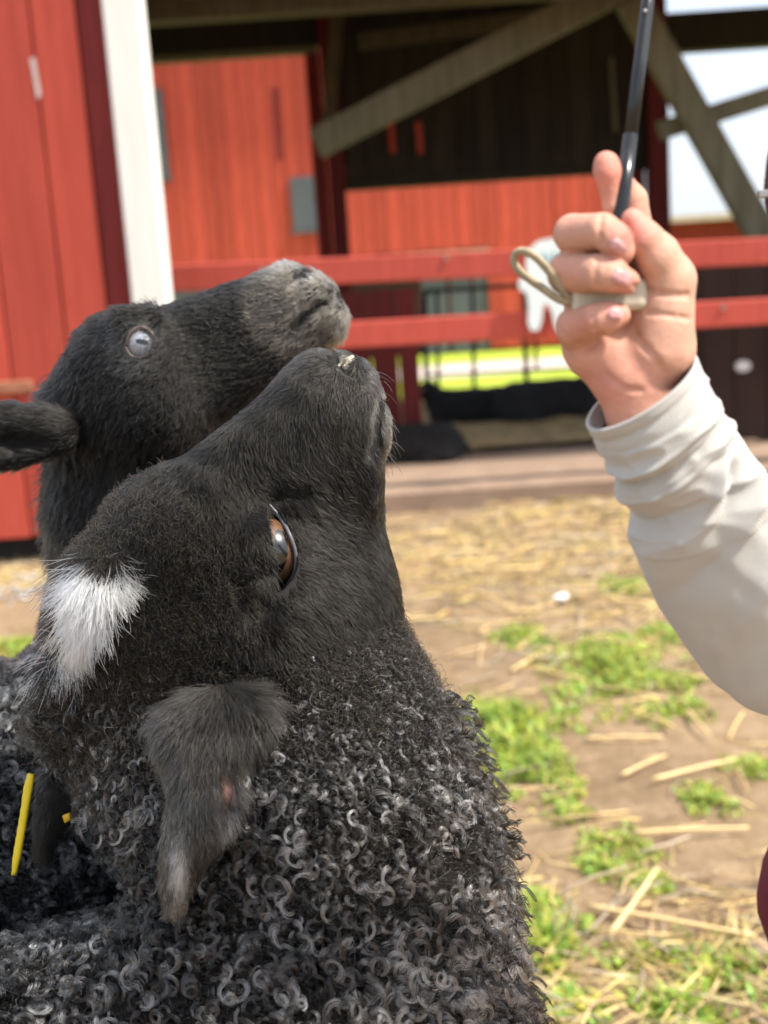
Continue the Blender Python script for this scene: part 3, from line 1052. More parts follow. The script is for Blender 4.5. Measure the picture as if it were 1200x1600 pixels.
EARP = [(262, 1098), (300, 1078), (350, 1068), (400, 1072), (428, 1092), (436, 1120), (424, 1146), (398, 1176), (384, 1205), (382, 1245), (364, 1288), (330, 1330), (304, 1376), (288, 1410), (270, 1420), (258, 1408), (252, 1360), (258, 1300), (266, 1240), (262, 1190), (246, 1150), (244, 1120)]
ear_y = np.linspace(1050, 1440, 14); ear_z = np.array([min(G.front(330, v), G.front(380, v), G.front(280, v)) for v in ear_y]); ear_p = np.polyfit((ear_y - 1245) / 200, ear_z, 2)
def zc1(x, y):
    return np.polyval(ear_p, (y - 1245) / 200) - 10 - 26 * np.clip((y - 1120) / 200, 0, 1) + .12 * (330 - x)
def hol(E):
    E.path([(366, 1172, E.front(360, 1180) - 6), (356, 1215, E.front(356, 1225) - 2), (352, 1258, E.front(352, 1258) - 2), (346, 1285, E.front(346, 1285) - 3)], [9, 15, 13, 6], 10, True)
EV, EQ, EG = ear_mesh(EARP, zc1, 28, 4.0, 36, hol)
EN = vnormals(EV, EQ)
ear_me = mesh('ear', px_world(EV, D_SHEEP), EQ, attr_mat('ear_skin', .6, .3), True)
pk_ = np.exp(-((EV[:, 0] - 354) / 12) ** 2 - ((EV[:, 1] - 1230) / 30) ** 2)[:, None]
set_point_color(ear_me, np.array((.02, .018, .017)) * (1 - pk_) + np.array((.22, .12, .095)) * pk_)
ear1 = link('ear', ear_me, sheep1)
IP = [(351, 1192), (362, 1200), (366, 1225), (361, 1252), (352, 1262), (344, 1248), (341, 1222), (344, 1202)]
EARF = [(80, 1198), (128, 1205), (134, 1235), (122, 1262), (100, 1290), (84, 1318), (78, 1342), (62, 1342), (53, 1320), (54, 1280), (60, 1240), (66, 1210)]
z_far = 150.0
def zc2(x, y): return z_far + 0.0 * x + .1 * (1340 - y)
FV2, FQ2, EG2 = ear_mesh(EARF, zc2, 17, 4.0, 22)
FN2 = vnormals(FV2, FQ2)
ear2 = link('ear', mesh('ear', px_world(FV2, D_SHEEP), FQ2, M_SKIN1, True), sheep1)
# yellow ear tag hanging edge-on from the far ear
ym = simple_mat('yellow_plastic', (.78, .58, .02), .4, .12, 40, bmp=.2, bdist=.0006)
TP = [(43, 1207), (55, 1209), (52, 1230), (46, 1262), (40, 1300), (33, 1340), (26, 1368), (17, 1368), (20, 1335), (27, 1295), (33, 1258), (36, 1232)]
TV3, TQ3, _ = ear_mesh(TP, lambda x, y: 108 + 0 * x + .0 * y, 9, 2.5, 3)
tagobj = link('ear_tag', mesh('ear_tag', px_world(TV3, D_SHEEP), TQ3, ym, True), sheep1)
TP2 = [(96, 1274), (110, 1268), (113, 1280), (101, 1288)]
TV4, TQ4, _ = ear_mesh(TP2, lambda x, y: 128 + 0 * x + .0 * y, 5, 2.0, 3)
link('tag_stud', mesh('tag_stud', px_world(TV4, D_SHEEP), TQ4, simple_mat('amber_plastic', (.75, .45, .02), .4), True), tagobj)

# ---- coat
FLOW1 = Flow([(500, 545, -.9, .3), (540, 620, -.2, 1), (590, 600, .1, 1), (600, 660, .15, 1), (430, 610, -.7, .7), (470, 660, .15, .95), (420, 680, -.1, 1), (520, 720, .55, .85), (560, 760, .35, .95), (450, 740, .75, .65),
              (330, 720, -.35, .9), (360, 760, .3, .95), (300, 790, -.2, 1), (400, 780, .3, .9), (385, 850, .18, 1), (400, 910, .3, .9), (340, 860, .1, 1), (480, 800, .75, .6), (500, 860, .9, .35), (490, 920, .8, .6), (450, 960, .7, .7),
              (560, 860, .45, .9), (560, 960, .2, 1), (350, 960, .1, 1), (250, 860, -.3, 1), (180, 850, -.5, .9), (150, 800, -.8, .5), (280, 980, .1, 1), (200, 1000, -.3, 1), (110, 1000, -.6, .8), (150, 1150, -.2, 1), (330, 1060, .3, .8), (440, 1060, .6, .8), (560, 1100, .3, 1), (500, 1300, .1, 1), (700, 1300, .5, .9), (300, 1500, -.2, 1), (600, 1550, .2, 1), (100, 1550, -.5, .7)])
vis = lambda N: np.where(N[:, 2] < 0.35, 1.0, 0.22)
def eye_clear(P):
    return poly_sd(P[:, 0], P[:, 1], EYE) > 5
def neck_w(P):
    """0 on the smooth-haired face, 1 on the woolly neck"""
    x, y = P[:, 0], P[:, 1]
    line = 1035 - 0.42 * np.clip(x - 430, 0, 200) - 0.1 * (430 - np.clip(x, 0, 430))
    return np.clip((y - line) / 110, 0, 1)
FURM = fur_mat('black_fur', .32, .45, 0, 1.24)
WOOLM = fur_mat('charcoal_wool', .24, .42, 0, 1.5)
WHITEM = fur_mat('white_hair', .3, .5, 0, 1.5)

def path_d(P, L):
    d = np.full(len(P), 1e9)
    for (ax, ay), (bx, by) in zip(L[:-1], L[1:]):
        ex, ey = bx - ax, by - ay
        t = np.clip(((P[:, 0] - ax) * ex + (P[:, 1] - ay) * ey) / (ex * ex + ey * ey), 0, 1)
        d = np.minimum(d, np.hypot(P[:, 0] - ax - ex * t, P[:, 1] - ay - ey * t))
    return d

def swirl(T, N, P, amp=.9, s=.045):
    """turn the hair by patches so that it lies in tufts"""
    a = (vnoise(P[:, 0] + P[:, 2] * .5, P[:, 1], s, 61) + .6 * vnoise(P[:, 0], P[:, 1] + P[:, 2] * .5, s * 2.7, 62) - .8) * amp
    B = np.cross(N, T)
    return T * np.cos(a)[:, None] + B * np.sin(a)[:, None]

def grey(n, lo, hi, warm=0.0, rng=RNG, p=1.0):
    g = lo + (hi - lo) * rng.random(n) ** p
    w = rng.random(n) * warm
    return np.stack([g * (1 + w), g * (1 + .45 * w), g * (1 - .2 * w)], -1)

# 1. face hair
P, N = scatter(FV, FQ, FN, 92000, lambda P, N: (1 - .92 * neck_w(P)) * vis(N) * (P[:, 1] < 1250))
k = eye_clear(P) & (path_d(P, MOUTH1) > 6.5) & (path_d(P, [(526, 546), (541, 574), (547, 586)]) > 8); P, N = P[k], N[k]
T = swirl(FLOW1(P, N), N, P)
x, y = P[:, 0], P[:, 1]
muz = np.clip(1 - np.hypot(x - 560, y - 590) / 150, 0, 1)
crown = np.clip(1 - np.hypot(x - 190, y - 900) / 230, 0, 1)
L = 19 + 10 * np.clip((y - 640) / 250, 0, 1) + 5 * crown - 6 * muz
dlid = np.hypot(x - 425, y - 862)
L = np.where(dlid < 75, L * .62, L) * (0.7 + .6 * RNG.random(len(P)))
lift = .17 + .16 * crown + .05 * muz
A_face = strands(P, N, T, L, lift, 5, .2, .07, .8, .2 + 0)
cf = grey(len(P), .004, .024, .5, p=1.6) * (.55 + .9 * vnoise(x, y, .09, 63))[:, None]
cf += (muz * .055)[:, None] * np.array((1, .92, .78)) * RNG.random((len(P), 1))
lipk = np.exp(-((x - 600) / 16) ** 2 - ((y - 655) / 45) ** 2)
lipk = np.exp(-((x - 612) / 9) ** 2 - ((y - 660) / 38) ** 2) + .8 * np.exp(-(path_d(P, [(p[0] - 8, p[1]) for p in MOUTH1]) / 4) ** 2)
cf += (lipk * .45)[:, None] * np.array((1, .93, .8)) * RNG.random((len(P), 1))
sets_face = [(A_face, cf, .72, .16)]
# crinkly down on the crown, cheek and behind the eye
P, N = scatter(FV, FQ, FN, 46000, lambda P, N: vis(N) * np.clip(np.exp(-((np.hypot(P[:, 0] - 190, P[:, 1] - 930) / 150) ** 4)) + .9 * np.exp(-((P[:, 0] - 200) / 170) ** 4 - ((P[:, 1] - 1120) / 130) ** 4) + .9 * neck_w(P) * (P[:, 1] < 1180), 0, 1))
k = eye_clear(P); P, N = P[k], N[k]
T = FLOW1(P, N)
A = strands(P, N, T, 26 * (.6 + .7 * RNG.random(len(P))), .36, 8, .1, .2, 1.6, .6)
sets_face.append((A, grey(len(P), .005, .04, .8, p=1.8), .6, .2))
# whiskers about the lips
wp = front_path([(590, 590), (600, 620), (606, 650), (606, 690), (596, 720), (580, 575), (600, 700), (604, 670)])
WPp = np.repeat(np.array(wp), 3, 0) + RNG.normal(size=(24, 3)) * 6
WN = unit(np.array([(.9, .2, -.3)] * 24) + RNG.normal(size=(24, 3)) * .25)
A = strands(WPp, WN, unit(np.array([(.3, .9, -.1)] * 24)), 36 * (.5 + .8 * RNG.random(24)), .75, 9, .35, .06, .5, .4)
sets_face.append((A, grey(24, .01, .03), .5, .15))
hair_object('face_hair', sets_face, D_SHEEP, FURM, sheep1)

# 2. neck fleece: undercoat + curled locks growing larger and greyer down the neck, highlights put into their colour
P, N = scatter(FV, FQ, FN, 42000, lambda P, N: neck_w(P) * vis(N) * (P[:, 1] < 1700))
T = FLOW1(P, N)
A = strands(P, N, T, 34 * (.35 + .65 * neck_w(P)) * (.6 + .8 * RNG.random(len(P))), .3, 8, .15, .22, 1.8, .7)
sets_w = [(A, grey(len(P), .005, .025, .3, p=1.4), .6, .25)]
def lockset(n, dens, Rf, lenf, turnsf, per, K, colf, lift, r0=.85, r1=.3, spread=.17, tight=.15):
    P, N = scatter(FV, FQ, FN, n, dens)
    T = FLOW1(P, N)
    A = locks(P, N, T, Rf(P), turnsf(P), lenf(P), per, K, lift, spread, tight=tight)
    cl = np.repeat(colf(P), per, 0) * (.35 + 1.2 * RNG.random((n * per, 1)))
    return (A, cl, r0, r1)
def dn(P): return np.clip((P[:, 1] - 1080) / 420, 0, 1)
def side(P): return np.clip((P[:, 0] - 360) / 300, 0, 1)
def wool_col(P):
    n = len(P)
    base = .008 + .035 * RNG.random(n) ** 2
    hi = (.05 + .45 * RNG.random(n) ** 1.4) * (RNG.random(n) < (.16 + .60 * dn(P) * (.25 + .95 * side(P))))  # highlights painted as pale locks, more of them low and to the right
    g = base + hi
    return np.stack([g * 1.03, g, g * .97], -1)
sets_w.append(lockset(2600, lambda P, N: vis(N) * np.clip(neck_w(P) * 1.0, 0, 1) * (P[:, 1] < 1260),
                      lambda P: (3.0 + 4.5 * dn(P) + 2.5 * RNG.random(len(P))) * (.55 + .45 * neck_w(P)), lambda P: (14 + 14 * RNG.random(len(P)) + 14 * dn(P)) * (.35 + .65 * neck_w(P)), lambda P: 1.0 + 1.4 * RNG.random(len(P)), 9, 18, wool_col, .5, .9, .3, .15, .16))
sets_w.append(lockset(3500, lambda P, N: vis(N) * np.clip((P[:, 1] - 1130) / 120, 0, 1) * (P[:, 1] < 1760),
                      lambda P: 5.0 + 8.5 * dn(P) * (.45 + .9 * RNG.random(len(P))), lambda P: 26 + 26 * RNG.random(len(P)) + 8 * dn(P), lambda P: 1.2 + 1.2 * RNG.random(len(P)), 13, 24, wool_col, .55, .8, .25, .085, .09))
# loose frizz over the locks
P, N = scatter(FV, FQ, FN, 6000, lambda P, N: neck_w(P) * vis(N) * (P[:, 1] < 1700))
A = strands(P, N, swirl(FLOW1(P, N), N, P, 2.0, .05), 46 * (.35 + .65 * neck_w(P)) * (.6 + .8 * RNG.random(len(P))), .4, 14, .15, .24, 1.7, .7)
sets_w.append((A, grey(len(P), .006, .10, .2, p=2.2), .5, .18))
# long loose ringlets on the throat edge
sets_w.append(lockset(210, lambda P, N: (N[:, 0] > .75) * (P[:, 1] > 1090) * (P[:, 1] < 1650) * (P[:, 0] > 600),
                      lambda P: 7 + 5 * RNG.random(len(P)), lambda P: 40 + 40 * RNG.random(len(P)), lambda P: 1.1 + 1.0 * RNG.random(len(P)), 10, 24, lambda P: grey(len(P), .005, .025), .85, .9, .35, .06, .09))

def trunk_wool(TW, d0, n=2600):
    """curled locks over the trunk, which lies below the frame"""
    Vp = world_px(TW, d0); Np = vnormals(Vp, TQ); hz_ = TW[:, 2]
    okq = hz_[TQ].mean(1) > .20
    P, N = scatter(Vp, TQ[okq], Np, n, lambda P, N: 1.0 + 0 * P[:, 0])
    sc = d0 / .65
    A = locks(P, N, unit(np.cross(N, np.cross(np.array((-.3, .9, .1))[None], N))), (9 + 5 * RNG.random(n)) / sc, 1.1 + RNG.random(n), (34 + 16 * RNG.random(n)) / sc, 6, 14, .55)
    return (A, np.repeat(grey(n, .012, .15, .05, p=2.0), 6, 0), 1.6 / sc, .6 / sc)
sets_w.append(trunk_wool(T1, D_SHEEP))
hair_object('fleece', sets_w, D_SHEEP, WOOLM, sheep1)

# 3. white forelock
def patch(n, pts, sig):
    pts = np.array(pts, float)
    def d(P, N):
        return sum(np.exp(-(((P[:, :2] - q) ** 2).sum(-1)) / (2 * sig * sig)) for q in pts) * (N[:, 2] < .5) * (P[:, 1] < 1100)
    return scatter(FV, FQ, FN, n, d)
P, N = patch(6000, [(186, 893), (176, 900), (162, 912), (156, 928), (144, 948), (130, 970), (118, 990), (106, 1010), (150, 890)], 9.5)
fl = Flow([(200, 880, .6, .7), (190, 920, .35, .9), (150, 900, -.6, .8), (110, 890, -.95, .2), (100, 870, -.95, -.15), (140, 950, -.45, .9), (110, 1000, -.3, .95), (175, 935, 0, 1)])
T = swirl(fl(P, N), N, P, .9, .06)
L = 66 * (.35 + .95 * RNG.random(len(P)))
near_right = np.clip((P[:, 0] - 160) / 40, 0, 1)
L = L * (1 - .45 * near_right) * (1 - .12 * np.clip((P[:, 1] - 930) / 60, 0, 1))
A = strands(P, N, T, L, .30, 12, .34, .08, .8, .3)
cw = np.stack([.86 + .1 * RNG.random(len(P))] * 3, -1) * np.array((1, .975, .92))
yel = np.exp(-((P[:, 0] - 180) / 22) ** 2 - ((P[:, 1] - 895) / 20) ** 2)[:, None]
cw = cw * (1 - yel * .35 * np.array((.2, .5, 1)))
kf = A[:, -1, 1] > P[:, 1] - 14
A, cw = A[kf], cw[kf]
hair_object('forelock', [(A, cw, .95, .25)], D_SHEEP, WHITEM, sheep1)
# black long hair around and behind it
P, N = patch(1700, [(98, 945), (92, 985), (88, 1015), (96, 965)], 13)
T = FLOW1(P, N)
A = strands(P, N, T, 46 * (.5 + .7 * RNG.random(len(P))), .42, 10, .45, .08, .8, .35)
hair_object('topknot', [(A, grey(len(P), .002, .010), .7, .2)], D_SHEEP, FURM, sheep1)

# 4. ear hair
def ear_hair(V, Q, Nn, n, flow, Lf, d0, parent, whites=(), hollow=None, sheen=(.012, .05)):
    P, N = scatter(V, Q, Nn, n, lambda P, N: vis(N))
    if hollow is not None:
        k = (((P[:, 0] - 353) / 12) ** 2 + ((P[:, 1] - 1222) / 36) ** 2 > 1)
        P, N = P[k], N[k]
    T = flow(P, N)
    A = strands(P, N, T, Lf(P) * (.6 + .7 * RNG.random(len(P))), .16, 7, .15, .05, .7, .16)
    cl = grey(len(P), sheen[0], sheen[1], .3, p=1.3)
    for (x, y, sx, sy, a) in whites:
        wgt = np.exp(-((P[:, 0] - x) / sx) ** 2 - ((P[:, 1] - y) / sy) ** 2) * a
        pick = RNG.random(len(P)) < wgt
        cl[pick] = np.array((.8, .78, .72)) * (.7 + .3 * RNG.random((pick.sum(), 1)))
    return hair_object('ear_hair', [(A, cl, .68, .18)], d0, FURM, parent)
efl = Flow([(380, 1085, .5, .8), (420, 1110, .25, 1), (300, 1090, -.5, .9), (260, 1130, -.3, 1), (340, 1130, -.2, 1), (300, 1200, -.15, 1), (390, 1160, -.1, 1), (370, 1280, .35, .9), (385, 1230, .5, .8), (320, 1300, -.1, 1), (280, 1360, -.05, 1), (265, 1400, 0, 1)])
ear_hair(EV, EQ, EN, 15000, efl, lambda P: 30 + 10 * (P[:, 1] < 1180), D_SHEEP, ear1, ((282, 1350, 14, 60, 1.2), (366, 1275, 18, 44, .55), (345, 1285, 20, 18, .6)), IP, (.012, .085))
ear_hair(FV2, FQ2, FN2, 3500, Flow([(90, 1220, -.3, 1), (70, 1300, 0, 1)]), lambda P: 24 + 0 * P[:, 0], D_SHEEP, ear2, (), None, (.008, .03))

# ================================================================== THE SHEEP BEHIND
G2 = Grid((-440, 380, -330), (580, 1660, 430), 6.0)
c = G2.cone
G2.ball((190, 582, 0), 103, 40)
for s in (-1, 1):
    G2.ball((215, 560, s * 52), 62, 30)
    G2.ball((225, 640, s * 42), 92, 40)
c((215, 572, 0), (430, 482, 0), 92, 62, 40, sc=(1, 1, 1.1))
c((300, 610, 0), (470, 520, 0), 80, 46, 40)
c((455, 468, 0), (478, 470, 0), 62, 60, 25, sc=(1, 1, 1.15))
c((470, 520, 0), (516, 508, 0), 40, 34, 16)
G2.ball((494, 474, 0), 56, 16, sc=(1, 1, 1.15))
c((195, 650, 20), (238, 860, 50), 116, 152, 50)
c((238, 860, 50), (150, 1200, 90), 152, 230, 60)
c((150, 1340, 60), (-115, 1345, 50), 275, 288, 80)
OUT2 = [(455, 404), (425, 413), (380, 427), (330, 449), (285, 466), (250, 480), (200, 480), (165, 486), (138, 508), (116, 548), (98, 585), (80, 612), (76, 650), (80, 700), (78, 745), (78, 790), (92, 835), (100, 880), (80, 1000), (40, 1048), (0, 1046), (-120, 1030), (-600, 1020), (-600, 1900), (700, 1900), (700, 560), (532, 540), (547, 520), (551, 490), (535, 453), (506, 428), (480, 411)]
SD = poly_sd(G2.ax[0][:, None], G2.ax[1][None, :], OUT2).astype(np.float32)
G2.F = smax(G2.F, SD[:, :, None] + 3, 26)
EC2 = np.array((218., 536., 0)); EC2[2] = G2.front(218, 536) + 24
G2.ball(EC2, 34, 12)
G2.cone((190, 493, EC2[2] + 4), (240, 490, EC2[2] + 6), 13, 13, 18)
EYE2 = [(196, 541), (203, 521), (219, 511), (236, 519), (243, 536), (236, 552), (217, 560), (203, 555)]
s = G2.win((180, 500, -400), (260, 580, EC2[2] + 14))
e2 = poly_sd(G2.ax[0][s[0]][:, None], G2.ax[1][None, s[1]], EYE2).astype(np.float32)
G2.F[s] = smax(G2.F[s], -e2[:, :, None], 4)
def fp2(P, off=0): return [(x, y, G2.front(x, y, G2.front(x - 12, y + 5, 20)) + off) for x, y in P]
G2.path(fp2([(531, 463), (505, 474), (484, 490), (466, 508), (456, 524)], 1), [8, 10, 10, 8, 5], 7, True)
G2.path(fp2([(492, 428), (478, 427), (466, 433), (460, 438)], 0), [7, 10, 8, 4], 6, True)
SV, SQ = surface_nets(G2); SV = relax(SV, SQ, 2, .5); SN = vnormals(SV, SQ)
bc = px_world((-150, 1360, 60), D_BACK)
sheep2 = empty('sheep', (bc[0], bc[1], 0))
tag(sheep2, 'rear black sheep with pale round eye and grey muzzle, before the red wall', 'sheep', 'sheep begging for food')
T2 = TV * np.array((1, 1, .9)) + np.array((bc[0] - .12, bc[1] + .04, 0.0))
T2 = T2[:]
join_body('body', px_world(SV, D_BACK), SQ, T2, TQ, M_SKIN1, sheep2)
eyeball('eye', EC2 + np.array((0, 0, 3)), 30, (.15, -.05, -1), (.2, -1, 0), D_BACK, sheep2, .80, (.34, .13), iris=(.36, .32, .28), inner=(.26, .30, .36), white=(.34, .27, .24))
lid(EYE2 + EYE2[:1], 2.8, (.11, .08, .07), 'eye_rim', D_BACK, EC2, 33, sheep2)
EP2 = [(-95, 640), (-30, 628), (30, 630), (80, 634), (118, 648), (136, 664), (122, 690), (90, 712), (40, 728), (-10, 738), (-70, 738), (-110, 700)]
z2 = G2.front(150, 665)
def zc3(x, y): return z2 + 10 - .25 * (130 - x) * .3 + 0 * y
def hol2(E): E.path([(85, 690, E.front(85, 690) - 4), (30, 692, E.front(30, 692) - 6), (-60, 694, E.front(-60, 694) - 6)], [8, 16, 12], 10, True)
V3, Q3, _ = ear_mesh(EP2, zc3, 20, 5.0, 26, hol2)
N3 = vnormals(V3, Q3)
ear3 = link('ear', mesh('ear', px_world(V3, D_BACK), Q3, M_SKIN1, True), sheep2)
ear_hair(V3, Q3, N3, 6000, Flow([(100, 650, -1, .1), (0, 640, -1, 0), (0, 715, -.95, .3), (60, 690, -.9, .1)]), lambda P: 24 + 0 * P[:, 0], D_BACK, ear3, (), None, (.006, .03))
# far ear, mostly hidden
V4 = V3.copy(); V4[:, 2] = 2 * 0 - V4[:, 2] + 40
link('ear', mesh('ear', px_world(V4, D_BACK), Q3[:, ::-1].copy(), M_SKIN1, True), sheep2)

FURD = fur_mat('jet_fur', .36, .5, 0, 1.24)
FLOW2 = Flow([(500, 440, -.8, .3), (480, 500, -.7, .6), (400, 450, -1, .3), (350, 520, -.95, .4), (260, 500, -.9, .4), (250, 600, -.6, .8), (160, 520, -.9, .5), (120, 600, -.7, .8), (200, 700, -.2, 1), (100, 780, -.4, 1), (150, 900, 0, 1), (100, 1200, -.3, 1)])
nz = lambda P: np.clip((P[:, 1] - 860) / 120, 0, 1)
P, N = scatter(SV, SQ, SN, 52000, lambda P, N: vis(N) * (1 - .95 * nz(P)))
k = (poly_sd(P[:, 0], P[:, 1], EYE2) > 6) & (path_d(P, [(531, 463), (505, 474), (484, 490), (466, 508), (456, 524)]) > 7) & (path_d(P, [(492, 428), (478, 427), (466, 433)]) > 7); P, N = P[k], N[k]
T = FLOW2(P, N)
muz = np.clip(1 - np.hypot((P[:, 0] - 500) * .9, P[:, 1] - 470) / 100, 0, 1)
wool = np.clip((180 - P[:, 0]) / 80, 0, 1)
L = (22 + 16 * wool - 8 * muz) * (.6 + .8 * RNG.random(len(P)))
A = strands(P, N, T, L, .17 + .22 * wool, 6, .15, .08, .9, .3)
cl = grey(len(P), .004, .02, .3, p=1.6) + (muz ** .6 * .22)[:, None] * np.array((1, .86, .68)) * (.4 + .8 * RNG.random((len(P), 1)))
topn = np.exp(-((P[:, 0] - 455) / 25) ** 2 - ((P[:, 1] - 408) / 12) ** 2)
cl += (topn * .4)[:, None] * np.array((1, .93, .8)) * RNG.random((len(P), 1))
ring = np.exp(-((np.hypot(P[:, 0] - 219, P[:, 1] - 536) - 34) / 12) ** 2)
cl += (ring * .04)[:, None] * RNG.random((len(P), 1))
hair_object('face_hair', [(A, cl, .8, .25)], D_BACK, FURD, sheep2)
P, N = scatter(SV, SQ, SN, 14000, lambda P, N: vis(N) * nz(P) * (P[:, 0] < 330))
T = FLOW2(P, N)
A = strands(P, N, T, 34 * (.6 + .8 * RNG.random(len(P))), .35, 8, .1, .25, 1.6, .7)
sets = [(A, grey(len(P), .006, .03), .8, .3)]
P, N = scatter(SV, SQ, SN, 2300, lambda P, N: vis(N) * nz(P) * (P[:, 0] < 330) * (P[:, 1] > 940))
A = locks(P, N, FLOW2(P, N), 7 + 5 * RNG.random(len(P)), 1.2 + RNG.random(len(P)), 24 + 14 * RNG.random(len(P)), 8, 16, .55)
cl = np.repeat(grey(len(P), .012, .22, .05, p=2.0), 8, 0)
sets.append((A, cl, 1.0, .4))
P, N = scatter(SV, SQ, SN, 500, lambda P, N: (N[:, 0] < -.5) * (P[:, 0] < 110) * (P[:, 1] > 560) * (P[:, 1] < 900))
A = strands(P, N, FLOW2(P, N), 44 * (.5 + .8 * RNG.random(len(P))), .55, 8, .3, .12, .9, .4)
sets.append((A, grey(len(P), .004, .016), 1.0, .3))
sets.append(trunk_wool(T2, D_BACK))
hair_object('fleece', sets, D_BACK, WOOLM, sheep2)

# ================================================================== SHEEP RESTING IN THE BAY
M_FARWOOL = simple_mat('dark_fleece', (.014, .014, .015), .9, .5, 25, bmp=1.0, bdist=.03)
def lying_sheep(px, py, Y, face, size, label):
    base = on_y(px, py, Y)
    g = Grid((-.75, -.32, -.02), (.75, .32, .75), .028)
    f = face
    g.cone((-.28 * f, 0, .20), (.18 * f, 0, .21), .20, .19, .06)
    g.cone((.22 * f, 0, .26), (.36 * f, -.04, .40), .12, .085, .05)
    g.cone((.36 * f, -.04, .42), (.52 * f, -.07, .34), .078, .045, .03)
    g.cone((.52 * f, -.07, .34), (.56 * f, -.075, .32), .044, .036, .02)
    for s in (-1, 1):
        g.cone((.33 * f, -.04 + s * .06, .45), (.31 * f, -.04 + s * .15, .41), .026, .014, .015)
        g.cone((.16 * f, s * .13, .10), (.36 * f, s * .10, .04), .06, .03, .03)
        g.cone((-.30 * f, s * .14, .14), (-.08 * f, s * .19, .05), .11, .04, .04)
    g.cone((-.46 * f, 0, .22), (-.53 * f, 0, .12), .04, .03, .03)
    v, q = surface_nets(g); v = relax(v, q, 2, .5)
    nn = vnormals(v, q)
    v = v + nn * (vnoise(v[:, 0] * 3 + v[:, 2] * 5, v[:, 1] * 3 + v[:, 2] * 2, 4, 11)[:, None] - .5) * .02
    v = v * size
    fl = .05
    root = empty('sheep', (base[0], Y, fl))
    tag(root, label, 'sheep', 'sheep resting in the bay')
    link('body', mesh('body', v + np.array((base[0], Y, fl)), q, M_FARWOOL, True), root)
    for s in (-1, 1):
        ey = np.array((base[0] + .41 * f * size, Y + (-.05 + s * .062) * size, fl + .425 * size))
        V, F = tube_arrays([ey - (0, .0, .008), ey, ey + (0, 0, .008)], [.004, .011, .004], 8)
        link('eye', mesh('eye', V, F, simple_mat('dark_eye', (.25, .2, .15), .1), True), root)
    return root
lying_sheep(735, 690, 7.9, -1, .72, 'black sheep lying in the shade below the metal gate, farther left one')
lying_sheep(868, 690, 7.7, 1, .82, 'black sheep lying in the shade beside the raised wrist')
lying_sheep(640, 725, 6.45, -1, .62, 'black sheep resting by the maroon partition behind the near muzzle')
kb = link('kick_board', box_mesh('kick_board', (x_at(688, 630, 8.65), 8.65, .05), (x_at(962, 630, 8.65), 8.70, z_at(820, 611, 8.65)), simple_mat('black_rubber', (.012, .012, .013), .7), .01))
tag(kb, 'black kick board along the foot of the metal gate', 'board')

# ================================================================== PERSON WITH RAISED HAND
GH = Grid((835, 215, -130), (1125, 760, 190), 2.6)
c = GH.cone
# palm, heel, wrist
c((935, 540, 52), (1000, 588, 58), 58, 60, 20)
c((1000, 470, 62), (1035, 540, 52), 56, 50, 20)
c((985, 595, 48), (1003, 655, 55), 58, 50, 20)
c((1003, 655, 55), (1050, 750, 110), 50, 52, 20)
c((915, 400, 78), (925, 530, 74), 40, 40, 16)
c((920, 420, 80), (1010, 470, 75), 42, 50, 20)
# thenar
c((1046, 436, 18), (1030, 545, 34), 41, 56, 16)
# thumb
c((1046, 436, 18), (1027, 398, -4), 41, 35, 10)
c((1027, 398, -4), (1006, 372, -18), 35, 29, 8)
c((1006, 372, -18), (989, 344, -22), 29, 19, 8)
# index raised along the rod
c((1000, 400, 50), (990, 310, 48), 30, 21, 10)
c((990, 310, 48), (966, 272, 30), 20, 15, 8)
c((966, 350, 24), (957, 322, 14), 16, 14.5, 6)
c((957, 322, 14), (949, 268, 6), 14.5, 21, 8)
c((949, 268, 6), (948, 256, 6), 21, 20.5, 8)
# curled fingers
def finger(K, R, k=4):
    for i in range(len(K) - 1): c(K[i], K[i + 1], R[i], R[i + 1], k)
finger([(918, 395, 66), (897, 366, 14), (942, 361, -44), (958, 372, -50), (972, 393, -44)], [34, 32, 28.5, 27.5, 20])
finger([(912, 445, 66), (889, 428, 10), (936, 426, -48), (955, 430, -52), (980, 440, -44)], [36, 34, 29, 28, 20.5])
finger([(920, 540, 60), (899, 512, 12), (934, 499, -40), (950, 496, -42), (967, 492, -36)], [38, 31.5, 26, 25, 18.5])
# creases
def gp(P, off=1): return [(x, y, GH.front(x, y) + off) for x, y in P]
from itertools import chain
for P, r in (([(988, 516), (1003, 540), (1022, 560), (1036, 584)], 3.2), ([(992, 448), (1020, 456), (1050, 462), (1076, 462)], 2.6), ([(905, 556), (924, 540), (938, 524)], 3), ([(1010, 488), (1050, 494), (1080, 498)], 1.6), ([(945, 585), (975, 606), (1004, 612)], 2.0), ([(940, 338), (936, 360), (939, 384)], 1.8), ([(934, 402), (929, 426), (933, 450)], 1.8), ([(930, 476), (926, 497), (930, 518)], 1.6)):
    P = catmull([(a, b, 0) for a, b in P], 6)[:, :2]
    GH.path(gp(P, -2.2 * r + .9), 2.2 * r, 4, True)
HV, HQ = surface_nets(GH); HV = relax(HV, HQ, 3, .5)
HNn = vnormals(HV, HQ)
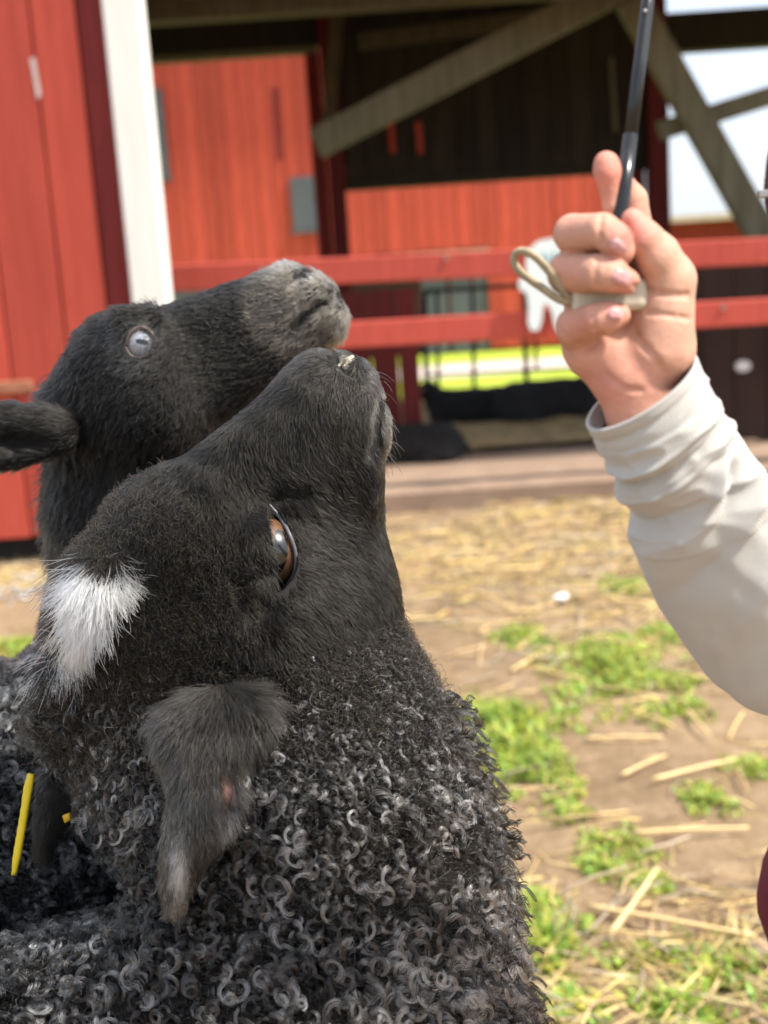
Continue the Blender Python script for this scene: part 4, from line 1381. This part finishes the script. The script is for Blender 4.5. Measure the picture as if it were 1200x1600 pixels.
# skin tone: ruddier finger ends and knuckles
base = np.array((.55, .305, .212)); red = np.array((.55, .20, .152)); pale = np.array((.60, .37, .27))
w = np.zeros(len(HV))
for (x, y, s, a) in ((950, 262, 34, .9), (990, 358, 26, 1.0), (905, 505, 24, .55), (893, 420, 20, .35), (890, 355, 18, .25), (975, 395, 20, .5), (982, 440, 20, .6), (966, 492, 20, .6), (940, 610, 50, .55), (985, 600, 60, .35)):
    w = np.maximum(w, a * np.exp(-((HV[:, 0] - x) ** 2 + (HV[:, 1] - y) ** 2) / (2 * s * s)))
pl = np.exp(-((HV[:, 0] - 1050) ** 2 / 1800 + (HV[:, 1] - 480) ** 2 / 9000))
colr = base * (1 - w[:, None]) + red * w[:, None]
colr = colr * (1 - .4 * pl[:, None]) + pale * .4 * pl[:, None]
mot = vnoise(HV[:, 0] + HV[:, 2], HV[:, 1], .05, 21)[:, None]
mot2 = vnoise(HV[:, 0], HV[:, 1] + HV[:, 2], .12, 22)[:, None]
colr = colr * (.86 + .18 * mot + .12 * mot2 * np.array((1, .8, .75)))

person = empty('person', (.62, .98, 0))
tag(person, 'person in off-white sleeve crouching at right, holding up a black rod', 'person')
# head and lower parts outside the frame, coarse
HC = np.array((.438, 1.0, 1.082)); HF = unit(np.array((-.80, -.12, -.58))); HU = np.array((-.57, 0, .80)); HU = unit(HU - HF * (HU @ HF)); HS = np.cross(HF, HU)
def hp(f, u, s): return tuple(HC + HF * f + HU * u + HS * s)
KN1 = px_world((1352, 1412, 0), .80); KN2 = KN1 + np.array((.16, .32, -.04))
gb = Grid((.2, .5, -.03), (1.1, 1.35, 1.32), .010)
gb.ball(hp(-.005, .01, 0), .092, .02)
gb.cone(hp(.045, -.05, 0), hp(.05, -.075, 0), .052, .042, .02)
gb.cone(hp(.085, .0, 0), hp(.108, -.03, 0), .009, .014, .008)
for s in (-1, 1):
    gb.ball(hp(.075, .022, s * .033), .016, .01)
    gb.ball(hp(.07, -.03, s * .038), .022, .015)
    gb.ball(hp(.068, .004, s * .034), .012, .008, True)
    gb.ball(hp(-.005, -.01, s * .09), .022, .008, sc=(1, 1.6, 1))
    gb.ball(hp(.012, -.012, s * .107), .010, .006, True)
gb.cone(hp(.082, -.058, -.018), hp(.082, -.058, .018), .010, .010, .006)
gb.cone(hp(.096, -.0635, -.02), hp(.096, -.0635, .02), .0035, .0035, .003, True)
gb.cone(hp(-.03, -.06, 0), (.55, 1.0, .98), .055, .06, .02)
gb.cone((.55, 1.0, .98), (.75, 1.0, .48), .085, .10, .05)
for k3, yy in ((KN1, .92), (KN2, 1.07)):
    gb.cone((.76, yy, .44), tuple(k3), .075, .042, .03)
    gb.cone(tuple(k3), (.50, k3[1] + .02, .06), .042, .034, .03)
    gb.cone((.50, k3[1] + .02, .06), (.42, k3[1] + .02, .035), .036, .03, .02)
gb.cone((.64, 1.14, .95), (.58, 1.22, .72), .05, .042, .03)
H2 = KN2 + np.array((.0, .01, .075))
gb.cone((.58, 1.22, .72), tuple(H2 + np.array((.05, .03, .01))), .040, .026, .03)
gb.cone(tuple(H2 + np.array((.05, .03, .01))), tuple(H2), .026, .030, .02, sc=(1, 1, 1.3))
bv, bq = surface_nets(gb); bv = relax(bv, bq, 1, .5)
g5 = Grid(H2 - np.array((.10, .07, .09)), H2 + np.array((.07, .07, .05)), .0035)
g5.ball(tuple(H2), .029, .01, sc=(1, 1, 1.4))
for q_, (dy, ln) in enumerate(((-.030, .052), (-.010, .062), (.010, .060), (.028, .046))):
    a_ = H2 + np.array((-.016, dy * .8, .006)); b_ = H2 + np.array((-.016 - ln * .6, dy * 1.1, .0)); c_ = H2 + np.array((-.016 - ln * .85, dy * 1.15, -.032))
    g5.cone(tuple(a_), tuple(b_), .0105, .0092, .004); g5.cone(tuple(b_), tuple(c_), .0092, .0075, .003)
g5.cone(tuple(H2 + np.array((.0, -.025, .0))), tuple(H2 + np.array((-.035, -.055, -.012))), .012, .009, .006)
v5, q5 = surface_nets(g5)
bq = np.concatenate([bq, q5 + len(bv)]); bv = np.concatenate([bv, v5])
HW = px_world(HV, D_HAND)
Vall = np.concatenate([HW, bv]); Qall = np.concatenate([HQ, bq + len(HW)])
me = mesh('body', Vall, Qall.astype(np.int32), attr_mat('skin', .6, .28, 0, .12, (420, .4, .0012)), True)
set_point_color(me, np.concatenate([colr, np.tile(base, (len(bv), 1))]))
bodyp = link('body', me, person)

nm = simple_mat('fingernail', (.55, .28, .27), .45, .08, 60, bmp=0)
def nail(cx, cy, ang, a, b, tilt=0):
    """slightly domed nail plate lying on the finger"""
    t = np.linspace(0, 2 * math.pi, 20, endpoint=False)
    ca, sa = math.cos(math.radians(ang)), math.sin(math.radians(ang))
    V = []
    for k, dz in ((1.0, -2.0), (.7, -4.6), (.35, -5.6)):
        sx = np.sign(np.cos(t)) * np.abs(np.cos(t)) ** .7 * a * k; sy = np.sign(np.sin(t)) * np.abs(np.sin(t)) ** .7 * b * k
        for u, v in zip(sx, sy):
            x = cx + u * ca - v * sa; y = cy + u * sa + v * ca
            V.append((x, y, min(GH.front(x + q, y + r, GH.front(cx, cy)) for q in (-3, 0, 3) for r in (-3, 0, 3)) + dz))
    zc = V[-1][2]; V.append((cx, cy, GH.front(cx, cy) - 6.0))
    n = 20; F = []
    for r in range(2):
        for i in range(n):
            F.append((r * n + i, r * n + (i + 1) % n, (r + 1) * n + (i + 1) % n, (r + 1) * n + i))
    F += [(2 * n + i, 2 * n + (i + 1) % n, 3 * n) for i in range(n)]
    link('fingernail', mesh('fingernail', px_world(V, D_HAND), F, nm, True), bodyp)
nail(966, 386, 38, 14, 11)
nail(972, 433, 20, 15, 12)
nail(962, 490, 5, 12, 10)

# ---- knitted sleeve, a tube with folds and an open cuff
def sleeve_rows():
    S = [((917, 668), (1087, 553), 50), ((936, 700), (1112, 604), 70), ((951, 728), (1128, 634), 90), ((962, 756), (1150, 672), 115), ((985, 798), (1178, 712), 150), ((985, 848), (1216, 762), 185), ((1010, 912), (1262, 826), 235), ((1056, 990), (1316, 890), 300), ((1112, 1062), (1372, 950), 350), ((1190, 1098), (1450, 950), 400), ((1300, 1120), (1560, 900), 430)]
    return S
S = sleeve_rows()
Lp = catmull([(a[0], a[1], z) for a, b, z in S], 20); Rp = catmull([(b[0], b[1], z) for a, b, z in S], 20)
nr = len(Lp); ns = 128
ph = np.linspace(0, 2 * math.pi, ns, endpoint=False)
def sleeve_surface(off):
    out = []
    for i in range(nr):
        C = (Lp[i] + Rp[i]) / 2; m = (Rp[i] - Lp[i]) / 2; hw = np.linalg.norm(m); m = m / hw
        j0, j1 = max(i - 4, 0), min(i + 4, nr - 1)
        ax = unit((Lp[j1] + Rp[j1]) - (Lp[j0] + Rp[j0]))
        b = unit(np.cross(ax, m))                 # roughly towards / away from the camera
        if b[2] > 0: b = -b
        u = i / 20.0
        e = np.zeros(ns)
        # folds: (u at phi=90deg, slope with phi, width, height, phi centre, phi spread)
        for (u0, sl, wd, ht, pc, ps) in ((1.55, .55, .16, 11, 2.3, 1.0), (2.15, .65, .15, -9, 2.4, 1.1), (2.75, .75, .2, 12, 2.2, .9), (3.6, .8, .24, -10, 2.4, 1.0), (4.3, 1.1, .3, 9, 1.9, .8),
                                         (1.3, -.5, .14, 8, .6, .6), (2.2, -.6, .14, 9, .5, .6), (2.6, -.7, .12, -7, .55, .6), (3.4, -1.1, .18, 9, .8, .6), (4.2, -1.0, .2, 8, .5, .6), (3.9, 2.6, .2, 17, 1.2, .4), (4.6, 2.8, .22, -14, 1.0, .45), (5.4, 2.4, .25, 16, .8, .5), (6.3, 1.8, .3, 13, 1.2, .8), (5.2, 1.4, .3, -10, 1.9, .6), (.42, .2, .10, -5, 1.6, 2.0)):
            d = np.angle(np.exp(1j * (ph - pc)))
            e += 1.35 * ht * np.exp(-np.abs((u - u0 - sl * (ph - math.pi / 2) * .5) / wd) ** 1.35) * np.exp(-(d / ps) ** 2)
        rn = vnoise(ph * 1.1 + u * .55 + 3, u * 1.25 - ph * .5 + 20, 1.5, 33)
        e += 6 * (1 - np.abs(2 * rn - 1)) ** 2 * np.sin(ph / 2) * (u < 5) - 2
        e += 2.5 * (vnoise(np.cos(ph) * 3 + 9, np.sin(ph) * 3 + u * 1.3 + 5, 1.4, 31) - .5) * min(u, 2)
        r = hw + off + e * min(1, max(u - .15, 0) * 2)
        rz = hw * (.80 if u < 1 else .86) + off + e * min(1, max(u - .15, 0) * 2)
        out.append(C + np.cos(ph)[:, None] * m * r[:, None] + np.sin(ph)[:, None] * b * rz[:, None])
    return np.array(out)
So = sleeve_surface(0); Si = sleeve_surface(-6)
# rounded cuff hem: the first rows roll over
V = np.concatenate([Si[::-1].reshape(-1, 3), So.reshape(-1, 3)])
nrow = 2 * nr
ii = np.arange(nrow * ns).reshape(nrow, ns)
Fs = np.stack([ii[:-1], np.roll(ii, -1, 1)[:-1], np.roll(ii, -1, 1)[1:], ii[1:]], -1).reshape(-1, 4)
def knit_mat():
    m, nt, b = new_mat('offwhite_knit')
    cc = ramp(nt, [(.35, (.44, .43, .40)), (.65, (.49, .48, .45))], noise(nt, 30))
    nt.links.new(cc, b.inputs['Base Color'])
    b.inputs['Roughness'].default_value = .95; b.inputs['Specular IOR Level'].default_value = .15
    b.inputs['Sheen Weight'].default_value = .25; b.inputs['Sheen Roughness'].default_value = .5
    tc = nt.nodes.new('ShaderNodeTexCoord'); mp = nt.nodes.new('ShaderNodeMapping')
    mp.inputs['Rotation'].default_value = (.3, .2, .5)
    wv = nt.nodes.new('ShaderNodeTexWave'); wv.inputs['Scale'].default_value = 340; wv.inputs['Distortion'].default_value = 1.5
    nt.links.new(tc.outputs['Object'], mp.inputs['Vector']); nt.links.new(mp.outputs['Vector'], wv.inputs['Vector'])
    nz_ = noise(nt, 700, 4, .7)
    ad = nt.nodes.new('ShaderNodeMath'); nt.links.new(wv.outputs['Fac'], ad.inputs[0]); nt.links.new(nz_, ad.inputs[1])
    bump(nt, b, ad.outputs[0], .3, .0008)
    return m
KNIT = knit_mat()
# torso and far sleeve, outside the frame
gs = Grid((.1, .4, .3), (1.15, 1.4, 1.2), .016)
gs.cone((.60, 1.0, .90), (.76, 1.0, .50), .15, .17, .06, sc=(1, .85, 1))
gs.cone((.54, .86, .96), (.64, 1.14, .96), .075, .075, .05)
eb = px_world((1430, 1010, 430), D_HAND)
gs.cone(tuple(eb), (.55, .86, .95), .055, .075, .05)
gs.cone((.64, 1.15, .95), (.58, 1.22, .72), .07, .058, .04)
gs.cone((.58, 1.22, .72), tuple(H2 + np.array((.07, .04, .015))), .058, .036, .03)
sv, sq = surface_nets(gs); sv = relax(sv, sq, 2, .5)
SW = px_world(V, D_HAND)
Vc = np.concatenate([SW, sv]); Qc = np.concatenate([Fs, sq + len(SW)])
link('sweater', mesh('sweater', Vc, Qc.astype(np.int32), KNIT, True), person)
# trousers
gt = Grid((.15, .55, 0), (1.1, 1.4, .75), .016)
gt.ball((.78, 1.0, .42), .18, .05)
for yy, k3 in ((.0, KN1), (.3, KN2)):
    gt.cone((.78, .92 + yy * .5, .42), tuple(k3), .12, .0636, .05)
    gt.cone(tuple(k3), (.50, k3[1] + .02, .07), .063, .055, .03)
tv, tq = surface_nets(gt); tv = relax(tv, tq, 2, .5)
link('trousers', mesh('trousers', tv, tq, simple_mat('maroon_cloth', (.20, .03, .045), .9, .12, 40, bmp=.2, bdist=.002), True), person)
# hair with a loose lock and a clip at the frame edge
gh = Grid((.25, .82, .98), (.65, 1.2, 1.32), .007)
gh.ball(hp(-.012, .022, 0), .107, .02)
gh.cone(hp(-.05, -.01, 0), hp(-.10, -.10, 0), .095, .05, .03)
for s in (-1, 1):
    gh.cone(hp(-.01, .03, s * .06), hp(-.03, -.09, s * .085), .05, .022, .02)
gh.cone(hp(.09, -.10, 0), hp(.08, -.03, 0), .088, .066, .02, True)
hv, hq = surface_nets(gh); hv = relax(hv, hq, 2, .5)
hn_ = vnormals(hv, hq)
hv = hv + hn_ * (np.sin((hv - HC) @ HS * 420 + 4 * vnoise(hv[:, 0], hv[:, 2], 14, 71))[:, None]) * .0022
hairo = link('hair', mesh('hair', hv, hq, simple_mat('brown_hair', (.035, .018, .011), .45, .4, 50, (1, 1, .2), bmp=.6, bdist=.004), True), person)
cl_ = px_world((1192, 303, -5), .96)
link('hair_clip', box_mesh('hair_clip', cl_ - .003, cl_ + np.array((.02, .004, .003)), simple_mat('steel_clip', (.5, .48, .45), .3, metal=.8), .001), hairo)
for s in (-1, 1):
    V, F = tube_arrays([hp(.0700, .004, s * .034), hp(.0755, .004, s * .034), hp(.0790, .004, s * .034)], [.011, .0095, .003], 14)
    link('eye', mesh('eye', V, F, simple_mat('person_eye', (.12, .08, .06), .15, bmp=0), True), bodyp)
M_SHOE = simple_mat('dark_boot', (.03, .026, .024), .6, .2, 30)
for k3 in (KN1, KN2):
    go = Grid((.28, k3[1] - .08, -.01), (.62, k3[1] + .12, .16), .008)
    go.cone((.51, k3[1] + .02, .05), (.385, k3[1] + .02, .04), .05, .042, .03, sc=(1, 1, 1))
    go.cone((.515, k3[1] + .02, .06), (.51, k3[1] + .02, .13), .048, .05, .02)
    vo, qo = surface_nets(go); vo[:, 2] = np.maximum(vo[:, 2], .004)
    link('boot', mesh('boot', vo, qo, M_SHOE, True), person)

# ---- the rod with its beige handle and wrist strap
rod = empty('handled_rod', px_world((952, 462, 15), D_HAND))
tag(rod, 'thin black rod with beige handle and wrist strap in the raised hand', 'rod')
M_BLK = simple_mat('black_gloss_rod', (.012, .012, .013), .22, .2, 60, bmp=0)
tube('shaft', px_world([(951, 452, 14), (960, 398, 8), (968, 340, 4), (974, 300, 6), (985, 212, 22)], D_HAND), np.array((13, 13, 12.6, 12.2, 12)) * D_HAND / FPX, M_BLK, rod, 16)
tube('shaft', px_world([(985, 216, 21), (1000, 96, 50), (1010, 18, 68), (1024, -92, 95)], D_HAND), 10.4 * D_HAND / FPX, M_BLK, rod, 16)
tube('shaft', px_world([(1023, -84, 93), (1030, -140, 105), (1062, -420, 170)], D_HAND), 7.6 * D_HAND / FPX, M_BLK, rod, 16)
tube('rivet', px_world([(1008, 17, 57), (1008, 17, 53)], D_HAND), 3.0 * D_HAND / FPX, simple_mat('bright_rivet', (.6, .6, .6), .2, metal=.9, bmp=0), rod, 8)
GB = Grid((870, 405, -50), (1040, 520, 80), 2.2)
Xb, Yb, Zb = GB.pts(GB.win(GB.lo, GB.lo + GB.h * GB.n))
an = math.radians(-4)
xr_ = (Xb - 952) * math.cos(an) + (Yb - 462) * math.sin(an); yr_ = -(Xb - 952) * math.sin(an) + (Yb - 462) * math.cos(an)
taper = 28 + 3 * np.clip(-xr_ / 60, -1, 1)
q0 = np.maximum(np.abs(xr_) - 60 + 14, 0); q1 = np.maximum(np.abs(yr_) - taper + 14, 0); q2 = np.maximum(np.abs(Zb - 14) - 34 + 14, 0)
GB.F = (np.sqrt(q0 ** 2 + q1 ** 2 + q2 ** 2) - 14).astype(np.float32)
gv, gq = surface_nets(GB); gv = relax(gv, gq, 1, .5)
handle = link('handle', mesh('handle', px_world(gv, D_HAND), gq, simple_mat('beige_rubber', (.52, .47, .355), .55, .06, 40, bmp=.1, bdist=.0005), True), rod)
# strap: a flat woven band looping out of the handle
def ribbon(P, wid, th, wdir):
    P = catmull(P, 10); n = len(P)
    t = unit(np.gradient(P, axis=0))
    wd = unit(np.asarray(wdir, float) - t * (t @ np.asarray(wdir, float))[:, None]); nb = np.cross(t, wd)
    V = []
    for a, b in ((-1, -1), (1, -1), (1, 1), (-1, 1)):
        V.append(P + wd * a * wid / 2 + nb * b * th / 2)
    V = np.stack(V, 1).reshape(-1, 3)
    F = []
    for i in range(n - 1):
        for k in range(4):
            F.append((i * 4 + k, i * 4 + (k + 1) % 4, (i + 1) * 4 + (k + 1) % 4, (i + 1) * 4 + k))
    F += [(3, 2, 1, 0), tuple(range((n - 1) * 4, n * 4))]
    return V, F
rv_, rf_ = ribbon([(905, 474, 0), (888, 466, -8), (868, 438, -18), (848, 412, -26), (828, 396, -24), (812, 394, -10), (804, 402, 4), (806, 416, 8), (822, 432, 2), (850, 452, -4), (876, 469, -6), (905, 476, -2)], 15, 7.5, (.35, -.25, -.9))
M_STRAP = simple_mat('woven_strap', (.40, .33, .21), .85, .2, 300, bmp=.6, bdist=.0008)
link('wrist_strap', mesh('wrist_strap', px_world(rv_, D_HAND), rf_, M_STRAP, True), rod)

# ================================================================== STRAW, GRASS AND SMALL THINGS
def box_sticks(C, D, Wd, L, w, h, bend=None):
    """many thin stalks: centre, direction (unit), side (unit), length, width, height"""
    n = len(C)
    U = np.cross(D, Wd)
    t = np.array((-.5, 0, .5))
    V = []
    for ti, lift in zip(t, (0, 1, 0)):
        for a, b in ((-1, -1), (1, -1), (1, 1), (-1, 1)):
            V.append(C + D * (L * ti)[:, None] + Wd * (a * w / 2)[:, None] + U * (b * h / 2)[:, None] + (Wd * (bend * lift)[:, None] if bend is not None else 0))
    V = np.stack(V, 1)
    f = []
    for r in (0, 4):
        for k in range(4):
            f.append((r + k, r + (k + 1) % 4, r + 4 + (k + 1) % 4, r + 4 + k))
    f += [(3, 2, 1, 0), (8, 9, 10, 11)]
    F = (np.array(f)[None] + (np.arange(n) * 12)[:, None, None]).reshape(-1, 4)
    return V.reshape(-1, 3), F


def ground_pts(n, dens, xr=(-2.6, 3.0), yr=(1.1, 5.72)):
    P = []
    while sum(len(p) for p in P) < n:
        x = RNG.uniform(*xr, 20000); y = RNG.uniform(*yr, 20000)
        k = RNG.random(20000) < dens(x, y)
        P.append(np.stack([x[k], y[k]], -1))
    return np.concatenate(P)[:n]

def straw_field(n, dens, Lr, wr, seed):
    p = ground_pts(n, dens)
    z = ground_h(p[:, 0], p[:, 1]) + .006 + RNG.random(n) * .016
    a = RNG.normal(0, .75, n) + np.where(RNG.random(n) < .25, 1.2, 0)
    D = unit(np.stack([np.cos(a), np.sin(a), RNG.normal(0, .07, n)], -1))
    Wd = unit(np.cross(D, np.array((0, 0, 1.0))[None] + RNG.normal(0, .4, (n, 3))))
    L = RNG.uniform(*Lr, n); w = RNG.uniform(*wr, n)
    V, F = box_sticks(np.column_stack([p, z]), D, Wd, L, w, w * RNG.uniform(.3, .8, n), RNG.normal(0, .01, n))
    col = np.array((.72, .53, .23)) * RNG.uniform(.5, 1.15, (n, 1)) + RNG.normal(0, .02, (n, 3))
    grey_ = RNG.random(n) < .18
    col[grey_] = np.array((.55, .45, .33)) * RNG.uniform(.6, 1.1, (grey_.sum(), 1))
    return V, F, np.repeat(col, 12, 0)

clump = lambda x, y: np.clip((vnoise(x, y, 1.5, 41) - .38) * 3.2, .03, 1)
far_d = lambda x, y: np.clip((y - 2.6) / 1.6, .10, 1) * clump(x, y)
V1, F1, c1 = straw_field(4200, far_d, (.04, .26), (.002, .007), 1)
V2, F2, c2 = straw_field(6000, lambda x, y: np.clip((3.4 - y) / 1.0, 0, 1) * np.clip((vnoise(x, y, 2.3, 43) - .40) * 3, .06, 1), (.02, .17), (.0014, .0042), 2)
me = mesh('straw_litter', np.concatenate([V1, V2]), np.concatenate([F1, F2 + len(V1)]).astype(np.int32), attr_mat('dry_straw', .55, .4))
set_point_color(me, np.concatenate([c1, c2]))
st = link('straw_litter', me); tag(st, 'loose yellow straw scattered over the trampled dirt', 'straw', kind='stuff')

# large single stalks that can be picked out
M_STALK = simple_mat('straw_stalk', (.74, .55, .26), .5, .15, 50, (1, 1, 1), bmp=.2, bdist=.001)
def stalk(a, b, r, label, lift=.0):
    A = on_ground(*a); B = on_ground(*b)
    A[2] = ground_h(A[0], A[1]) + .012; B[2] = ground_h(B[0], B[1]) + .016 + lift
    M = (A + B) / 2; M[2] += .004; M[:2] += (B - A)[[1, 0]] * np.array((.02, -.02))
    o = tube('straw_stalk', catmull([A, M, B], 5), np.linspace(.8, .55, 11) * r, M_STALK, None, 7)
    tag(o, label, 'straw', 'large straw stalks on the dirt')
stalk((918, 1438), (1180, 1492), .0062, 'long straw stalk lying under the slanted one at lower right')
stalk((952, 1478), (1028, 1404), .0068, 'thick slanted straw stalk crossing over the long one, lower right', .03)
stalk((1150, 1432), (1148, 1480), .0045, 'short upright-looking straw stalk just right of the crossed pair')
stalk((1020, 1230), (1150, 1196), .0060, 'pale straw stalk below the round grass tuft, at mid right')
stalk((990, 1312), (1170, 1302), .0055, 'long level straw stalk between the grass tufts and the crossed stalks')
stalk((915, 1162), (1036, 1162), .0052, 'level straw stalk touching the right edge of the large grass patch')
stalk((972, 1222), (1040, 1192), .0050, 'brownish straw stalk just right of the near grass patch')
stalk((800, 1055), (860, 1020), .0070, 'slanted straw stalk above the near grass patch')
stalk((1075, 1125), (1110, 1165), .0050, 'short straw stalk below the sleeve elbow')

# grass
def grass(name, spots, n_per, label):
    Vs, Fs_, cs = [], [], []; base_i = 0
    for (px, py, rx, ry, dens, ht) in spots:
        c0 = on_ground(px, py); ex = abs(on_ground(px + rx, py)[0] - c0[0]); ey = abs(on_ground(px, py - ry)[1] - on_ground(px, py + ry)[1]) / 2
        n = int(n_per * dens)
        r = RNG.random(n) ** .62 * 1.12; t = RNG.random(n) * 6.283
        jit = .7 + .8 * vnoise(np.cos(t) * 2 + px, np.sin(t) * 2 + py, 1.0, 51)
        x = c0[0] + ex * r * np.cos(t) * jit; y = c0[1] + ey * r * np.sin(t) * jit
        k = vnoise(x, y, 11, 52) + .5 * RNG.random(len(x)) > .62
        x, y, r = x[k], y[k], r[k]; n = len(x)
        z = ground_h(x, y)
        a = RNG.random(n) * 6.283; h = ht * .72 * RNG.uniform(.4, 1.3, n) * (1.1 - .55 * r); w = RNG.uniform(.0022, .0052, n)
        lean = np.stack([np.cos(a), np.sin(a)], -1) * RNG.uniform(.25, 1.0, n)[:, None]
        sd = np.stack([-np.sin(a), np.cos(a), 0 * a], -1)
        pts = []
        for s, wk in ((0, .8), (.4, 1), (.75, .75), (1, .08)):
            p = np.stack([x + lean[:, 0] * h * s * s, y + lean[:, 1] * h * s * s, z + h * s * (1 - .35 * s)], -1)
            pts += [p - sd * (w * wk)[:, None], p + sd * (w * wk)[:, None]]
        V = np.stack(pts, 1)
        f = np.array([(0, 1, 3, 2), (2, 3, 5, 4), (4, 5, 7, 6)])
        Fs_.append((f[None] + (np.arange(n) * 8)[:, None, None]).reshape(-1, 4) + base_i)
        Vs.append(V.reshape(-1, 3)); base_i += n * 8
        cg = np.array((.32, .46, .075)) * RNG.uniform(.6, 1.35, (n, 1)) * np.stack([RNG.uniform(.8, 1.5, n), np.ones(n), RNG.uniform(.6, 1.4, n)], -1)
        cs.append(np.repeat(cg, 8, 0))
    m, nt, b = new_mat(name + '_blades')
    at = nt.nodes.new('ShaderNodeAttribute'); at.attribute_name = 'col'
    nt.links.new(at.outputs['Color'], b.inputs['Base Color'])
    b.inputs['Roughness'].default_value = .5
    tr = nt.nodes.new('ShaderNodeBsdfTranslucent'); nt.links.new(at.outputs['Color'], tr.inputs['Color'])
    mx = nt.nodes.new('ShaderNodeMixShader'); mx.inputs['Fac'].default_value = .35
    nt.links.new(b.outputs['BSDF'], mx.inputs[1]); nt.links.new(tr.outputs['BSDF'], mx.inputs[2])
    nt.links.new(mx.outputs['Shader'], nt.nodes['Material Output'].inputs['Surface'])
    me = mesh(name, np.concatenate(Vs), np.concatenate(Fs_).astype(np.int32), m)
    set_point_color(me, np.concatenate(cs))
    o = link(name, me); tag(o, label, 'grass', kind='stuff'); return o
grass('grass_patch', [(800, 1170, 95, 75, 1.5, .07), (750, 1130, 60, 40, .6, .06), (960, 1050, 90, 55, 1.3, .06), (1030, 1090, 60, 40, .7, .05), (900, 1118, 50, 25, .35, .05), (850, 1470, 60, 55, .9, .06), (830, 1430, 40, 30, .4, .05),
                       (980, 922, 40, 14, .35, .06), (820, 1000, 40, 14, .4, .05), (1040, 1000, 50, 18, .5, .05), (1180, 1198, 40, 18, .4, .045), (30, 1030, 70, 30, .9, .07), (1110, 1540, 100, 60, .45, .05), (960, 1330, 60, 30, .22, .04), (1100, 1250, 40, 25, .2, .04),
                       (870, 1270, 50, 25, .22, .04), (1000, 1520, 70, 40, .25, .04), (930, 1360, 40, 20, .2, .04), (1010, 1390, 30, 16, .15, .035), (1060, 1590, 80, 40, .4, .05), (890, 1580, 60, 40, .3, .04)], 1350, 'short fresh green grass growing in tufts through the dirt')
# pebbly strip at the foot of the barn wall
n = 700
p = ground_pts(n, lambda x, y: np.exp(-((y - 4.55) / .22) ** 2) * (x < -.9), (-2.2, -.8), (3.9, 4.84))
V = []; F = []
octa = np.array([(1, 0, 0), (0, 1, 0), (-1, 0, 0), (0, -1, 0), (0, 0, .7), (0, 0, -.5)], float)
of = np.array([(0, 1, 4), (1, 2, 4), (2, 3, 4), (3, 0, 4), (1, 0, 5), (2, 1, 5), (3, 2, 5), (0, 3, 5)])
sz = RNG.uniform(.006, .02, (n, 1, 1))
PV = octa[None] * sz * RNG.uniform(.7, 1.3, (n, 1, 3)) + np.column_stack([p, ground_h(p[:, 0], p[:, 1]) + .004])[:, None]
gme = mesh('gravel', PV.reshape(-1, 3), (of[None] + (np.arange(n) * 6)[:, None, None]).reshape(-1, 3).astype(np.int32), simple_mat('grey_pebbles', (.42, .40, .38), .8, .3, 30))
g_ = link('gravel', gme); tag(g_, 'grey pebbles along the foot of the barn wall', 'gravel', kind='stuff')
# a white feather-like scrap on the straw
cw_ = on_ground(876, 943); cw_[2] = ground_h(cw_[0], cw_[1]) + .02
gq_ = Grid((-.05, -.05, -.03), (.05, .05, .03), .004)
gq_.ball((0, 0, 0), .022, .01, sc=(1, 1.1, 1.9)); gq_.ball((.012, .006, .004), .014, .01, sc=(1, 1, 1.6)); gq_.ball((-.013, -.004, .002), .012, .01, sc=(1, 1, 1.5))
wv_, wq_ = surface_nets(gq_)
scrap = link('white_scrap', mesh('white_scrap', wv_ + cw_, wq_, simple_mat('white_scrap', (.85, .83, .82), .6), True))
tag(scrap, 'small white scrap lying on the straw below the cuff', 'litter')
